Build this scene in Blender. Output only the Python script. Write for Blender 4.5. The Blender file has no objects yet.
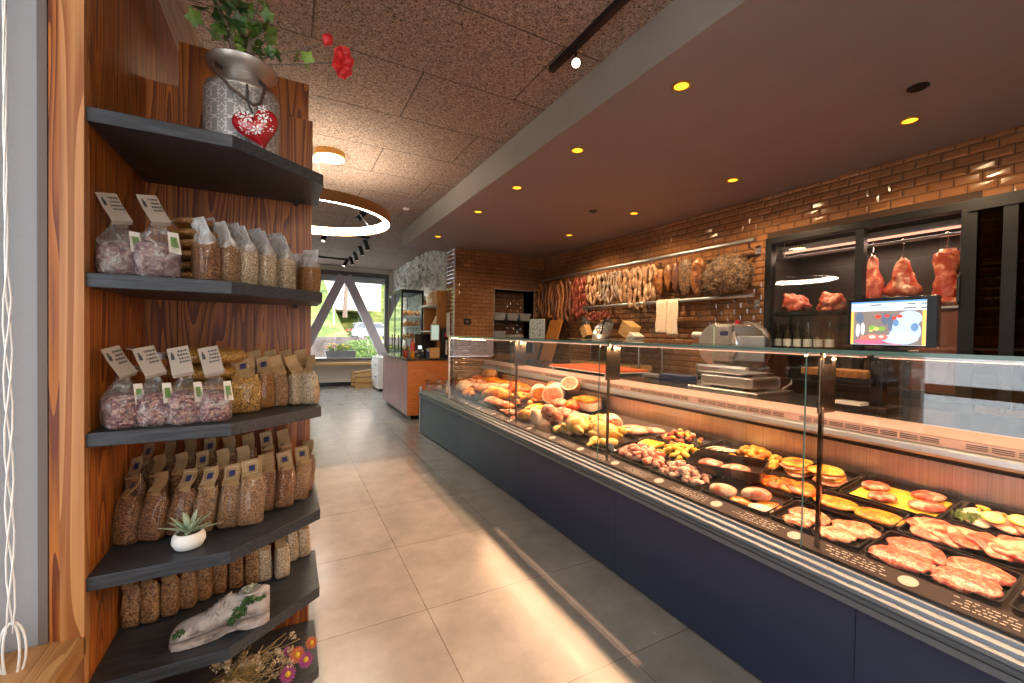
import bpy, bmesh, math, random
from mathutils import Vector, Matrix, Euler, noise
PI = math.pi
SC = bpy.context.scene
COL = SC.collection
rnd = random.Random(7)

# ------------------------------------------------------------------ materials
def _n(nt, kind, **kw):
    n = nt.nodes.new(kind)
    for k, v in kw.items():
        setattr(n, k, v)
    return n

def rgba(c):
    return (c[0], c[1], c[2], 1)

def base_mat(name):
    m = bpy.data.materials.new(name)
    m.use_nodes = True
    nt = m.node_tree
    b = nt.nodes['Principled BSDF']
    return m, nt, b

def coords(nt, stretch=(1, 1, 1), vary=True):
    tc = _n(nt, 'ShaderNodeTexCoord')
    mp = _n(nt, 'ShaderNodeMapping')
    mp.inputs['Scale'].default_value = stretch
    nt.links.new(tc.outputs['Object'], mp.inputs['Vector'])
    if vary:
        oi = _n(nt, 'ShaderNodeObjectInfo')
        mu = _n(nt, 'ShaderNodeMath', operation='MULTIPLY')
        mu.inputs[1].default_value = 17.0
        nt.links.new(oi.outputs['Random'], mu.inputs[0])
        ad = _n(nt, 'ShaderNodeVectorMath', operation='ADD')
        nt.links.new(mp.outputs['Vector'], ad.inputs[0])
        nt.links.new(mu.outputs[0], ad.inputs[1])
        return ad.outputs[0]
    return mp.outputs['Vector']

def ramp(nt, fac, stops):
    r = _n(nt, 'ShaderNodeValToRGB')
    e = r.color_ramp.elements
    while len(e) < len(stops):
        e.new(0.5)
    for el, (p, c) in zip(e, stops):
        el.position = p
        el.color = rgba(c)
    nt.links.new(fac, r.inputs['Fac'])
    return r.outputs['Color']

def mat(name, c1, c2=None, c3=None, scale=30, rough=.5, metal=0, detail=3, bump=0, stretch=(1, 1, 1),
        lo=.35, hi=.65, coat=0, vor=False, dist=0, spec=.5, sss=0):
    m, nt, b = base_mat(name)
    b.inputs['Roughness'].default_value = rough
    b.inputs['Metallic'].default_value = metal
    b.inputs['Coat Weight'].default_value = coat
    b.inputs['Coat Roughness'].default_value = .08
    b.inputs['Specular IOR Level'].default_value = spec
    b.inputs['Base Color'].default_value = rgba(c1)
    if c2 or bump:
        v = coords(nt, stretch)
        if vor:
            t = _n(nt, 'ShaderNodeTexVoronoi')
            t.inputs['Scale'].default_value = scale
            nt.links.new(v, t.inputs['Vector'])
            sp = _n(nt, 'ShaderNodeSeparateColor')
            nt.links.new(t.outputs['Color'], sp.inputs[0])
            fac = sp.outputs[0]
            hgt = t.outputs['Distance']
        else:
            t = _n(nt, 'ShaderNodeTexNoise')
            t.inputs['Scale'].default_value = scale
            t.inputs['Detail'].default_value = detail
            t.inputs['Distortion'].default_value = dist
            nt.links.new(v, t.inputs['Vector'])
            fac = hgt = t.outputs['Fac']
        if c2:
            st = [(lo, c1), (hi, c2)] if not c3 else [(lo, c1), ((lo + hi) / 2, c2), (hi, c3)]
            nt.links.new(ramp(nt, fac, st), b.inputs['Base Color'])
        if bump:
            bp = _n(nt, 'ShaderNodeBump')
            bp.inputs['Strength'].default_value = bump
            bp.inputs['Distance'].default_value = .004
            nt.links.new(hgt, bp.inputs['Height'])
            nt.links.new(bp.outputs[0], b.inputs['Normal'])
    return m

def emis(name, col, s):
    m, nt, b = base_mat(name)
    b.inputs['Base Color'].default_value = rgba(col)
    b.inputs['Emission Color'].default_value = rgba(col)
    b.inputs['Emission Strength'].default_value = s
    return m

def glass(name, tint=(.97, .985, .98), refl=1.0, rough=.0):
    m = bpy.data.materials.new(name)
    m.use_nodes = True
    nt = m.node_tree
    nt.nodes.clear()
    out = _n(nt, 'ShaderNodeOutputMaterial')
    tr = _n(nt, 'ShaderNodeBsdfTransparent')
    tr.inputs[0].default_value = rgba(tint)
    gl = _n(nt, 'ShaderNodeBsdfGlossy')
    gl.inputs['Roughness'].default_value = rough
    lw = _n(nt, 'ShaderNodeLayerWeight')
    lw.inputs['Blend'].default_value = .5
    pw = _n(nt, 'ShaderNodeMath', operation='POWER')
    pw.inputs[1].default_value = 5
    nt.links.new(lw.outputs['Facing'], pw.inputs[0])
    mu = _n(nt, 'ShaderNodeMath', operation='MULTIPLY_ADD', use_clamp=True)
    mu.inputs[1].default_value = .8 * refl
    mu.inputs[2].default_value = .04 * refl
    nt.links.new(pw.outputs[0], mu.inputs[0])
    mx = _n(nt, 'ShaderNodeMixShader')
    nt.links.new(mu.outputs[0], mx.inputs[0])
    nt.links.new(tr.outputs[0], mx.inputs[1])
    nt.links.new(gl.outputs[0], mx.inputs[2])
    nt.links.new(mx.outputs[0], out.inputs[0])
    return m

def film(name, tint=(.95, .93, .9), amount=.16):
    """crinkled clear plastic wrapper"""
    m = bpy.data.materials.new(name)
    m.use_nodes = True
    nt = m.node_tree
    nt.nodes.clear()
    out = _n(nt, 'ShaderNodeOutputMaterial')
    tr = _n(nt, 'ShaderNodeBsdfTransparent')
    tr.inputs[0].default_value = rgba(tint)
    pb = _n(nt, 'ShaderNodeBsdfPrincipled')
    pb.inputs['Base Color'].default_value = (.75, .74, .74, 1)
    pb.inputs['Roughness'].default_value = .12
    v = coords(nt)
    t = _n(nt, 'ShaderNodeTexNoise')
    t.inputs['Scale'].default_value = 38
    t.inputs['Distortion'].default_value = 1.2
    nt.links.new(v, t.inputs['Vector'])
    bp = _n(nt, 'ShaderNodeBump')
    bp.inputs['Strength'].default_value = .9
    bp.inputs['Distance'].default_value = .012
    nt.links.new(t.outputs['Fac'], bp.inputs['Height'])
    nt.links.new(bp.outputs[0], pb.inputs['Normal'])
    r = _n(nt, 'ShaderNodeMapRange')
    r.inputs['From Min'].default_value = .5
    r.inputs['From Max'].default_value = .72
    r.inputs['To Min'].default_value = amount
    r.inputs['To Max'].default_value = amount + .35
    nt.links.new(t.outputs['Fac'], r.inputs['Value'])
    mx = _n(nt, 'ShaderNodeMixShader')
    nt.links.new(r.outputs[0], mx.inputs[0])
    nt.links.new(tr.outputs[0], mx.inputs[1])
    nt.links.new(pb.outputs[0], mx.inputs[2])
    nt.links.new(mx.outputs[0], out.inputs[0])
    return m

def wood(name, dark, light, axis=2, freq=9, rough=.45, dist=3.5, plank=None):
    """softwood with long growth-ring figure along one axis"""
    m, nt, b = base_mat(name)
    st = [8.0, 8.0, 8.0]
    st[axis] = .5
    v = coords(nt, tuple(st))
    w = _n(nt, 'ShaderNodeTexNoise')
    w.inputs['Scale'].default_value = 1.3
    w.inputs['Detail'].default_value = 1.5
    w.inputs['Distortion'].default_value = .4
    nt.links.new(v, w.inputs['Vector'])
    mu = _n(nt, 'ShaderNodeMath', operation='MULTIPLY')
    mu.inputs[1].default_value = freq * 2
    nt.links.new(w.outputs['Fac'], mu.inputs[0])
    si = _n(nt, 'ShaderNodeMath', operation='FRACT')
    nt.links.new(mu.outputs[0], si.inputs[0])
    st2 = [160.0, 160.0, 160.0]
    st2[axis] = 3
    tc2 = coords(nt, tuple(st2))
    f = _n(nt, 'ShaderNodeTexNoise')
    f.inputs['Scale'].default_value = 1
    nt.links.new(tc2, f.inputs['Vector'])
    mx = _n(nt, 'ShaderNodeMath', operation='MULTIPLY_ADD')
    mx.inputs[1].default_value = .45
    nt.links.new(f.outputs['Fac'], mx.inputs[0])
    ms = _n(nt, 'ShaderNodeMath', operation='MULTIPLY')
    ms.inputs[1].default_value = .6
    nt.links.new(si.outputs[0], ms.inputs[0])
    nt.links.new(ms.outputs[0], mx.inputs[2])
    mid = tuple((d + l) / 2 for d, l in zip(dark, light))
    nt.links.new(ramp(nt, mx.outputs[0], [(.14, light), (.5, mid), (.72, dark)]), b.inputs['Base Color'])
    b.inputs['Roughness'].default_value = rough
    return m

MT = {}
MT['larch'] = wood('larch', (.13, .024, .003), (.46, .145, .016), 2)
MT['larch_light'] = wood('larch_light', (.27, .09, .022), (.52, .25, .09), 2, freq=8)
MT['batten'] = wood('batten', (.62, .46, .30), (.76, .60, .42), 1)
MT['oak'] = wood('oak', (.33, .15, .045), (.47, .25, .09), 0)
MT['panel_wood'] = wood('panel_wood', (.30, .115, .025), (.42, .18, .045), 2)
MT['board_wood'] = wood('board_wood', (.42, .23, .08), (.6, .38, .16), 1)
MT['sill_wood'] = wood('sill_wood', (.30, .14, .045), (.48, .26, .1), 1)
MT['laminate'] = mat('laminate', (.014, .017, .022), (.040, .047, .060), scale=3, stretch=(4, 60, 60), rough=.42, bump=.15)
MT['tile_glaze'] = mat('tile_glaze', (.22, .098, .040), (.29, .135, .056), scale=5, rough=.13, coat=.6)
MT['grout'] = mat('grout', (.045, .022, .012), rough=.85)
MT['plaster'] = mat('plaster', (.27, .275, .29), (.285, .29, .305), scale=300, rough=.9)
MT['white_wall'] = mat('white_wall', (.66, .61, .55), rough=.9)
MT['soffit'] = mat('soffit', (.25, .21, .21), (.27, .225, .222), scale=2, rough=.8)
MT['soffit_edge'] = mat('soffit_edge', (.27, .245, .225), (.30, .27, .25), scale=3, rough=.8)
MT['navy'] = mat('navy', (.019, .030, .070), (.022, .034, .078), scale=200, rough=.38)
MT['steel'] = mat('steel', (.62, .60, .57), (.7, .68, .65), scale=3, stretch=(60, 3, 60), rough=.26, metal=1)
MT['steel_stripe'] = mat('steel_stripe', (.46, .40, .36), (.64, .56, .5), scale=1, stretch=(1, 260, 1), rough=.3, metal=1)
MT['alu'] = mat('alu', (.40, .43, .47), rough=.42, metal=1)
MT['bumper'] = mat('bumper', (.20, .225, .26), rough=.5, metal=.6, spec=.3)
MT['trim_brown'] = mat('trim_brown', (.13, .10, .085), rough=.7)
MT['terrace_bounce'] = mat('terrace_bounce', (.78, .80, .82), (.86, .87, .88), scale=3, rough=.9)
MT['alu_matte'] = mat('alu_matte', (.5, .5, .5), rough=.45, metal=.9)
MT['steel_dark'] = mat('steel_dark', (.22, .19, .17), rough=.3, metal=1)
MT['chrome'] = mat('chrome', (.75, .75, .76), rough=.08, metal=1)
MT['dark_chrome'] = mat('dark_chrome', (.22, .17, .12), rough=.12, metal=1)
MT['black_metal'] = mat('black_metal', (.006, .006, .007), rough=.4, spec=.3)
MT['black_plastic'] = mat('black_plastic', (.008, .008, .009), rough=.35, spec=.35)
MT['tray_black'] = mat('tray_black', (.018, .013, .012), rough=.22)
MT['granite'] = mat('granite', (.012, .012, .013), (.024, .022, .021), scale=90, rough=.2)
MT['fascia'] = mat('fascia', (.40, .28, .24), rough=.4)
MT['glass'] = glass('glass', refl=1.5)
MT['window_glass'] = glass('window_glass', (.97, .98, .98), .7)
MT['glass_edge'] = mat('glass_edge', (.10, .19, .165), rough=.1, coat=.5)
MT['white'] = mat('white', (.75, .74, .72), rough=.5)
MT['paper'] = mat('paper', (.68, .64, .58), rough=.7)
MT['print_dark'] = mat('print_dark', (.03, .03, .035), rough=.6)
MT['print_blue'] = mat('print_blue', (.025, .03, .11), rough=.5)
MT['red'] = mat('red', (.5, .012, .02), rough=.3, coat=.4)
MT['seat_grey'] = mat('seat_grey', (.25, .26, .27), rough=.5)
MT['mauve'] = mat('mauve', (.44, .27, .30), (.50, .31, .34), scale=4, rough=.4)
MT['orange_wood'] = wood('orange_wood', (.36, .10, .02), (.48, .16, .04), 0)
MT['concrete'] = mat('concrete', (.05, .05, .052), (.11, .11, .11), scale=2.2, rough=.9, bump=.4)
MT['road'] = mat('road', (.66, .67, .70), (.74, .74, .76), scale=1.5, rough=.9)

# ------------------------------------------------------------------ mesh building
class B:
    def __init__(self):
        self.bm = bmesh.new()

    def box(self, a, b, M=None):
        x0, y0, z0 = a
        x1, y1, z1 = b
        vs = [self.bm.verts.new(p) for p in ((x0, y0, z0), (x1, y0, z0), (x1, y1, z0), (x0, y1, z0),
                                             (x0, y0, z1), (x1, y0, z1), (x1, y1, z1), (x0, y1, z1))]
        if M:
            for v in vs:
                v.co = M @ v.co
        for f in ((0, 3, 2, 1), (4, 5, 6, 7), (0, 1, 5, 4), (1, 2, 6, 5), (2, 3, 7, 6), (3, 0, 4, 7)):
            self.bm.faces.new([vs[i] for i in f])
        return self

    def cbox(self, c, s, M=None):
        return self.box([c[i] - s[i] / 2 for i in range(3)], [c[i] + s[i] / 2 for i in range(3)], M)

    def rings(self, rr, cap=True, close=False):
        """rr: list of rings, each a list of points (same count)"""
        R = [[self.bm.verts.new(p) for p in r] for r in rr]
        n = len(R[0])
        m = len(R)
        for i in range(m if close else m - 1):
            a, b = R[i], R[(i + 1) % m]
            for j in range(n):
                k = (j + 1) % n
                self.bm.faces.new((a[j], a[k], b[k], b[j]))
        if cap and not close:
            self.bm.faces.new(list(reversed(R[0])))
            self.bm.faces.new(R[-1])
        return self

    def tube(self, pts, r, n=8, close=False, cap=True):
        pts = [Vector(p) for p in pts]
        m = len(pts)
        rad = r if isinstance(r, (list, tuple)) else [r] * m
        rr = []
        up = None
        for i, p in enumerate(pts):
            if close:
                t = pts[(i + 1) % m] - pts[i - 1]
            else:
                t = pts[min(i + 1, m - 1)] - pts[max(i - 1, 0)]
            if t.length < 1e-9:
                t = Vector((0, 0, 1))
            t.normalize()
            if up is None:
                up = Vector((0, 0, 1)) if abs(t.z) < .9 else Vector((1, 0, 0))
            s = t.cross(up)
            if s.length < 1e-6:
                s = t.orthogonal()
            s.normalize()
            up = s.cross(t).normalized()
            rr.append([p + (s * math.cos(2 * PI * j / n) + up * math.sin(2 * PI * j / n)) * rad[i] for j in range(n)])
        return self.rings(rr, cap, close)

    def lathe(self, prof, c=(0, 0, 0), n=24, cap=True, M=None):
        rr = []
        for r, z in prof:
            ring = [Vector((c[0] + r * math.cos(2 * PI * j / n), c[1] + r * math.sin(2 * PI * j / n), c[2] + z)) for j in range(n)]
            if M:
                ring = [M @ p for p in ring]
            rr.append(ring)
        return self.rings(rr, cap)

    def blob(self, c, r, amp=.1, freq=8, seed=0, M=None, sub=3, flat=None, amp2=0):
        """noisy ellipsoid; flat = lowest z kept (relative to centre)"""
        g = bmesh.new()
        bmesh.ops.create_icosphere(g, subdivisions=sub, radius=1)
        mp = {}
        off = Vector((seed * 3.17, seed * 1.73, seed * 2.31))
        for v in g.verts:
            d = v.co.normalized()
            p = Vector((d.x * r[0], d.y * r[1], d.z * r[2]))
            k = 1 + amp * noise.noise(p * freq + off) * 2 + amp2 * noise.noise(p * freq * 3.1 + off) * 2
            p = p * k
            if flat is not None and p.z < flat:
                p.z = flat + (p.z - flat) * .08
            if M:
                p = M @ p
            mp[v] = self.bm.verts.new(p + Vector(c))
        for f in g.faces:
            self.bm.faces.new([mp[v] for v in f.verts])
        g.free()
        return self

    def prism(self, poly, a, b, ax='z'):
        def P(u, v, w):
            return {'z': (u, v, w), 'y': (u, w, v), 'x': (w, u, v)}[ax]
        return self.rings([[P(u, v, a) for u, v in poly], [P(u, v, b) for u, v in poly]])

    def quad(self, *ps):
        self.bm.faces.new([self.bm.verts.new(p) for p in ps])
        return self

    def sheet(self, grid):
        V = [[self.bm.verts.new(p) for p in row] for row in grid]
        for i in range(len(V) - 1):
            for j in range(len(V[0]) - 1):
                self.bm.faces.new((V[i][j], V[i][j + 1], V[i + 1][j + 1], V[i + 1][j]))
        return self

    def slab(self, grid, th):
        """sheet with thickness downwards (z)"""
        n, m = len(grid), len(grid[0])
        T = [[self.bm.verts.new(p) for p in row] for row in grid]
        U = [[self.bm.verts.new((p[0], p[1], p[2] - th)) for p in row] for row in grid]
        for i in range(n - 1):
            for j in range(m - 1):
                self.bm.faces.new((T[i][j], T[i][j + 1], T[i + 1][j + 1], T[i + 1][j]))
                self.bm.faces.new((U[i][j], U[i + 1][j], U[i + 1][j + 1], U[i][j + 1]))
        for j in range(m - 1):
            self.bm.faces.new((T[0][j], U[0][j], U[0][j + 1], T[0][j + 1]))
            self.bm.faces.new((T[-1][j + 1], U[-1][j + 1], U[-1][j], T[-1][j]))
        for i in range(n - 1):
            self.bm.faces.new((T[i + 1][0], U[i + 1][0], U[i][0], T[i][0]))
            self.bm.faces.new((T[i][-1], U[i][-1], U[i + 1][-1], T[i + 1][-1]))
        return self

    def build(self, name, m, parent=None, smooth=None, bev=0, loc=None, seg=2):
        bm = self.bm
        if bev:
            bm.normal_update()
            ed = [e for e in bm.edges if len(e.link_faces) == 2 and e.calc_face_angle(0) > .6]
            if ed:
                bmesh.ops.bevel(bm, geom=ed, offset=bev, segments=seg, affect='EDGES', profile=.6, clamp_overlap=True)
        bmesh.ops.recalc_face_normals(bm, faces=bm.faces)
        me = bpy.data.meshes.new(name)
        bm.to_mesh(me)
        bm.free()
        me.materials.append(MT[m] if isinstance(m, str) else m)
        if smooth is True:
            me.polygons.foreach_set('use_smooth', [True] * len(me.polygons))
        elif smooth:
            me.shade_smooth() if False else None
            me.polygons.foreach_set('use_smooth', [True] * len(me.polygons))
            me.set_sharp_from_angle(angle=smooth)
        o = bpy.data.objects.new(name, me)
        COL.objects.link(o)
        if parent:
            o.parent = parent
        if loc:
            o.location = loc
        return o

def tag(o, label, cat, group=None, kind=None):
    o['label'] = label
    o['category'] = cat
    if group:
        o['group'] = group
    if kind:
        o['kind'] = kind
    return o

def thing(name, label, cat, loc=(0, 0, 0), rz=0, group=None):
    o = bpy.data.objects.new(name, None)
    o.empty_display_size = .05
    COL.objects.link(o)
    o.location = loc
    o.rotation_euler = (0, 0, rz)
    return tag(o, label, cat, group)

def struct(o):
    o['kind'] = 'structure'
    return o

def dup(o, label=None, group=None, loc=None, rot=None, scale=None, parent=None):
    """a thing with its parts and sub-parts; mesh data shared"""
    c = o.copy()
    COL.objects.link(c)
    if parent:
        c.parent = parent
    if label:
        c['label'] = label
    if group:
        c['group'] = group
    if loc is not None:
        c.location = loc
    if rot is not None:
        c.rotation_euler = rot
    if scale is not None:
        c.scale = scale
    for ch in list(o.children):
        dup(ch, parent=c)
    return c

ORD = ['first', 'second', 'third', 'fourth', 'fifth', 'sixth', 'seventh', 'eighth', 'ninth', 'tenth', 'eleventh', 'twelfth',
       'thirteenth', 'fourteenth', 'fifteenth', 'sixteenth']

# ------------------------------------------------------------------ camera
cam = bpy.data.cameras.new('camera')
cam.sensor_fit = 'HORIZONTAL'
cam.sensor_width = 36
cam.lens = 424.1 * 36 / 1024
cam.clip_start = .02
cam.clip_end = 300
co = bpy.data.objects.new('camera', cam)
COL.objects.link(co)
def cam_rot(yaw, pitch, roll):
    c, s = math.cos(yaw), math.sin(yaw)
    Mw = Matrix(((c, -s, 0), (0, 0, -1), (s, c, 0)))
    c, s = math.cos(pitch), math.sin(pitch)
    P = Matrix(((1, 0, 0), (0, c, -s), (0, s, c)))
    c, s = math.cos(roll), math.sin(roll)
    Q = Matrix(((c, -s, 0), (s, c, 0), (0, 0, 1)))
    return Q @ P @ Mw
Rm = cam_rot(.4889, .0174, .0172)
co.matrix_world = Matrix.Translation((0, 0, 1.30)) @ Matrix((Rm[0], -Rm[1], -Rm[2])).transposed().to_4x4()
SC.camera = co
SC.view_settings.view_transform = 'Standard'
SC.view_settings.look = 'None'
SC.view_settings.gamma = 1
SC.view_settings.use_curve_mapping = False
SC.view_settings.exposure = 0.5
SC.cycles.use_denoising = True
SC.cycles.max_bounces = 8
SC.cycles.transparent_max_bounces = 24
SC.cycles.glossy_bounces = 3
SC.cycles.sample_clamp_indirect = 4
SC.cycles.caustics_reflective = False
SC.cycles.caustics_refractive = False

# ------------------------------------------------------------------ dimensions
CEIL = 2.837
SOF = 2.60
XW = 3.87       # brick wall behind the counter
YE = 6.14       # brick end wall
YF = 10.8       # window wall
XL = -.53       # wall beside the camera
YB = -2.0       # wall behind the camera

# ------------------------------------------------------------------ floor, ceiling
m, nt, b = base_mat('floor_tile')
tc = _n(nt, 'ShaderNodeTexCoord')
mp = _n(nt, 'ShaderNodeMapping')
mp.inputs['Location'].default_value = (-.592 + .6445 * 20, -1.9165 + .6445 * 20, 0)
nt.links.new(tc.outputs['Object'], mp.inputs['Vector'])
br = _n(nt, 'ShaderNodeTexBrick', offset=0, squash=1)
br.inputs['Scale'].default_value = 1
br.inputs['Brick Width'].default_value = .6445
br.inputs['Row Height'].default_value = .6445
br.inputs['Mortar Size'].default_value = .0022
br.inputs['Mortar Smooth'].default_value = .3
br.inputs['Color1'].default_value = (.235, .228, .22, 1)
br.inputs['Color2'].default_value = (.255, .246, .236, 1)
br.inputs['Mortar'].default_value = (.10, .088, .075, 1)
nt.links.new(mp.outputs[0], br.inputs['Vector'])
n1 = _n(nt, 'ShaderNodeTexNoise')
n1.inputs['Scale'].default_value = 5
n1.inputs['Detail'].default_value = 6
n1.inputs['Roughness'].default_value = .65
nt.links.new(tc.outputs['Object'], n1.inputs['Vector'])
mx = _n(nt, 'ShaderNodeMix', data_type='RGBA', blend_type='MULTIPLY')
mx.inputs[0].default_value = 1
nt.links.new(br.outputs['Color'], mx.inputs[6])
nt.links.new(ramp(nt, n1.outputs['Fac'], [(.3, (.78, .78, .78)), (.7, (1.1, 1.1, 1.1))]), mx.inputs[7])
nt.links.new(mx.outputs[2], b.inputs['Base Color'])
rr_ = _n(nt, 'ShaderNodeMapRange')
b.inputs['Specular IOR Level'].default_value = .85
rr_.inputs['To Min'].default_value = .17
rr_.inputs['To Max'].default_value = .32
nt.links.new(n1.outputs['Fac'], rr_.inputs['Value'])
nt.links.new(rr_.outputs[0], b.inputs['Roughness'])
bp = _n(nt, 'ShaderNodeBump')
bp.inputs['Strength'].default_value = .06
bp.inputs['Distance'].default_value = .01
nt.links.new(n1.outputs['Fac'], bp.inputs['Height'])
nt.links.new(bp.outputs[0], b.inputs['Normal'])
MT['floor'] = m
struct(B().box((-2.6, YB - .2, -.1), (4.8, YF + .15, 0)).build('floor', 'floor'))

m, nt, b = base_mat('wood_wool')
tc = _n(nt, 'ShaderNodeTexCoord')
n1 = _n(nt, 'ShaderNodeTexNoise')
n1.inputs['Scale'].default_value = 95
n1.inputs['Detail'].default_value = 2
n1.inputs['Distortion'].default_value = 1.5
nt.links.new(tc.outputs['Object'], n1.inputs['Vector'])
n2 = _n(nt, 'ShaderNodeTexNoise')
n2.inputs['Scale'].default_value = 1.2
nt.links.new(tc.outputs['Object'], n2.inputs['Vector'])
mp = _n(nt, 'ShaderNodeMapping')
mp.inputs['Location'].default_value = (-.705 + 12, -3.085 + 11.8, 0)
nt.links.new(tc.outputs['Object'], mp.inputs['Vector'])
br = _n(nt, 'ShaderNodeTexBrick', offset=.5, squash=1)
br.inputs['Scale'].default_value = 1
br.inputs['Brick Width'].default_value = 1.2
br.inputs['Row Height'].default_value = .59
br.inputs['Mortar Size'].default_value = .005
br.inputs['Color1'].default_value = (1, 1, 1, 1)
br.inputs['Color2'].default_value = (.93, .93, .93, 1)
br.inputs['Mortar'].default_value = (.3, .28, .27, 1)
nt.links.new(mp.outputs[0], br.inputs['Vector'])
mx = _n(nt, 'ShaderNodeMix', data_type='RGBA', blend_type='MULTIPLY')
mx.inputs[0].default_value = 1
nt.links.new(ramp(nt, n1.outputs['Fac'], [(.36, (.05, .032, .024)), (.5, (.30, .21, .165)), (.64, (.50, .375, .30))]), mx.inputs[6])
nt.links.new(br.outputs['Color'], mx.inputs[7])
nt.links.new(mx.outputs[2], b.inputs['Base Color'])
b.inputs['Roughness'].default_value = .9
bp = _n(nt, 'ShaderNodeBump')
bp.inputs['Strength'].default_value = .5
bp.inputs['Distance'].default_value = .004
nt.links.new(n1.outputs['Fac'], bp.inputs['Height'])
nt.links.new(bp.outputs[0], b.inputs['Normal'])
MT['wood_wool'] = m
struct(B().box((-2.6, YB - .2, CEIL), (4.8, YF + .15, CEIL + .12)).build('ceiling', 'wood_wool'))
sf = struct(B().box((1.556, YB, SOF), (XW, 6.53, CEIL)).build('soffit', 'soffit'))
struct(B().box((1.55, YB, SOF + .0), (1.556, 6.53, CEIL)).build('trim_1', 'soffit_edge'))

# ------------------------------------------------------------------ tiled walls
def tile_wall(name, P, w, h, holes=(), tw=.132, th=.0612, gap=.005, up=.006, bv=.012):
    """P(u, v, d) maps wall coordinates to space; tiles raised with a bevelled rim"""
    b_ = B()
    bm_ = b_.bm
    def face(pts):
        bm_.faces.new([bm_.verts.new(p) for p in pts])
    nv = int(h / th) + 1
    nu = int(w / tw) + 2
    for r in range(nv):
        v0, v1 = r * th + gap / 2, min((r + 1) * th - gap / 2, h)
        if v1 - v0 < .015:
            continue
        for c in range(nu):
            u0 = c * tw - (tw / 2 if r % 2 else 0) + gap / 2
            u1 = u0 + tw - gap
            u0, u1 = max(u0, 0), min(u1, w)
            if u1 - u0 < .012:
                continue
            parts = [(u0, u1)]
            for (a, bb, c0, d0) in holes:
                if v1 > c0 and v0 < d0:
                    q = []
                    for (s, e) in parts:
                        if e <= a or s >= bb:
                            q.append((s, e))
                        else:
                            if a - s > .012:
                                q.append((s, a))
                            if e - bb > .012:
                                q.append((bb, e))
                    parts = q
            for (s, e) in parts:
                k = min(bv, (e - s) / 3, (v1 - v0) / 3)
                t = [rnd.uniform(-.0009, .0009) for _ in range(4)]
                O = [P(s, v0, 0), P(e, v0, 0), P(e, v1, 0), P(s, v1, 0)]
                I = [P(s + k, v0 + k, up + t[0]), P(e - k, v0 + k, up + t[1]), P(e - k, v1 - k, up + t[0]), P(s + k, v1 - k, up + t[1])]
                ov = [bm_.verts.new(p) for p in O]
                iv = [bm_.verts.new(p) for p in I]
                bm_.faces.new(iv)
                for i in range(4):
                    j = (i + 1) % 4
                    bm_.faces.new((ov[i], ov[j], iv[j], iv[i]))
    return b_.build(name, 'tile_glaze')

FR = (1.0, 2.345, .9, 2.205)            # cold-room window: Y0, Y1, Z0, Z1
wr = B()
wr.box((XW, YB, 0), (XW + .12, FR[0], SOF + .24)).box((XW, FR[1], 0), (XW + .12, YE + .4, SOF + .24))
wr.box((XW, FR[0], 0), (XW + .12, FR[1], FR[2])).box((XW, FR[0], FR[3]), (XW + .12, FR[1], SOF + .24))
wall_r = struct(wr.build('wall_right', 'grout'))
tr = tile_wall('trim_2', lambda u, v, d: (XW - .001 - d, YE - u, .85 + v), YE + .8, SOF - .85,
               holes=[(YE - FR[1], YE - FR[0], 0, FR[3] - .85)])
struct(tr)
NI = (2.93, 3.66, 1.0, 2.015)            # niche in the end wall
we = B()
we.box((2.26, YE, 0), (NI[0], YE + .36, SOF)).box((NI[1], YE, 0), (XW, YE + .36, SOF))
we.box((NI[0], YE, NI[3]), (NI[1], YE + .36, SOF)).box((NI[0], YE, 0), (NI[1], YE + .36, NI[2]))
we.box((NI[0], YE + .33, NI[2]), (NI[1], YE + .36, NI[3]))
struct(we.build('wall_end', 'grout'))
te = tile_wall('trim_3', lambda u, v, d: (2.26 + u, YE - .001 - d, v), XW - 2.26 - .006, SOF,
               holes=[(NI[0] - 2.26, NI[1] - 2.26, NI[2], NI[3])])
struct(te)
struct(tile_wall('trim_4', lambda u, v, d: (2.259 - d, YE + .36 - u, v), .36, SOF))
struct(tile_wall('trim_5', lambda u, v, d: (NI[0] + u, YE + .329 - d, NI[2] + v), NI[1] - NI[0], NI[3] - NI[2]))
# bright metal corner strip of the pillar and niche reveal
struct(B().box((2.245, YE - .012, 0), (2.262, YE + .004, SOF)).build('trim_6', 'alu'))
struct(B().box((NI[0] - .008, YE - .012, NI[2]), (NI[0], YE + .33, NI[3])).box((NI[1], YE - .012, NI[2]), (NI[1] + .008, YE + .33, NI[3]))
       .box((NI[0] - .008, YE - .012, NI[3]), (NI[1] + .008, YE + .33, NI[3] + .008)).build('trim_7', 'alu_matte'))

# ------------------------------------------------------------------ stone wall, window wall
MT['stone'] = mat('stone', (.44, .44, .40), (.70, .71, .66), (.84, .84, .80), scale=16, rough=.9, vor=True, bump=1.0, lo=.1, hi=.9)
g = []
for i in range(170):
    y = 6.5 + i * (YF - 6.5) / 169
    row = []
    for j in range(110):
        z = j * CEIL / 109
        p = Vector((0, y, z))
        c = noise.cell(Vector((0, y * 9 + .9 * noise.noise(p * 6), z * 12)))
        row.append((2.36 + .02 * noise.noise(p * 9) + .028 * (c - .5), y, z))
    g.append(row)
struct(B().sheet(g).build('wall_stone', 'stone'))
struct(B().box((2.4, 6.5, 0), (2.55, YF, CEIL)).build('wall_stone_core', 'grout'))
WIN = (-2.0, 2.24, .6, 2.62)
wf = B()
wf.box((-2.6, YF, 0), (2.6, YF + .2, WIN[2])).box((-2.6, YF, WIN[3] + .1), (2.6, YF + .2, CEIL)).box((-2.6, YF, WIN[2]), (WIN[0], YF + .2, WIN[3] + .1))
wf.box((WIN[1], YF, WIN[2]), (2.6, YF + .2, WIN[3] + .1))
struct(wf.build('wall_front', 'white_wall'))
w1 = thing('window_1', '', '')
del w1['label'], w1['category']
struct(w1)
fb = B()
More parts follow.
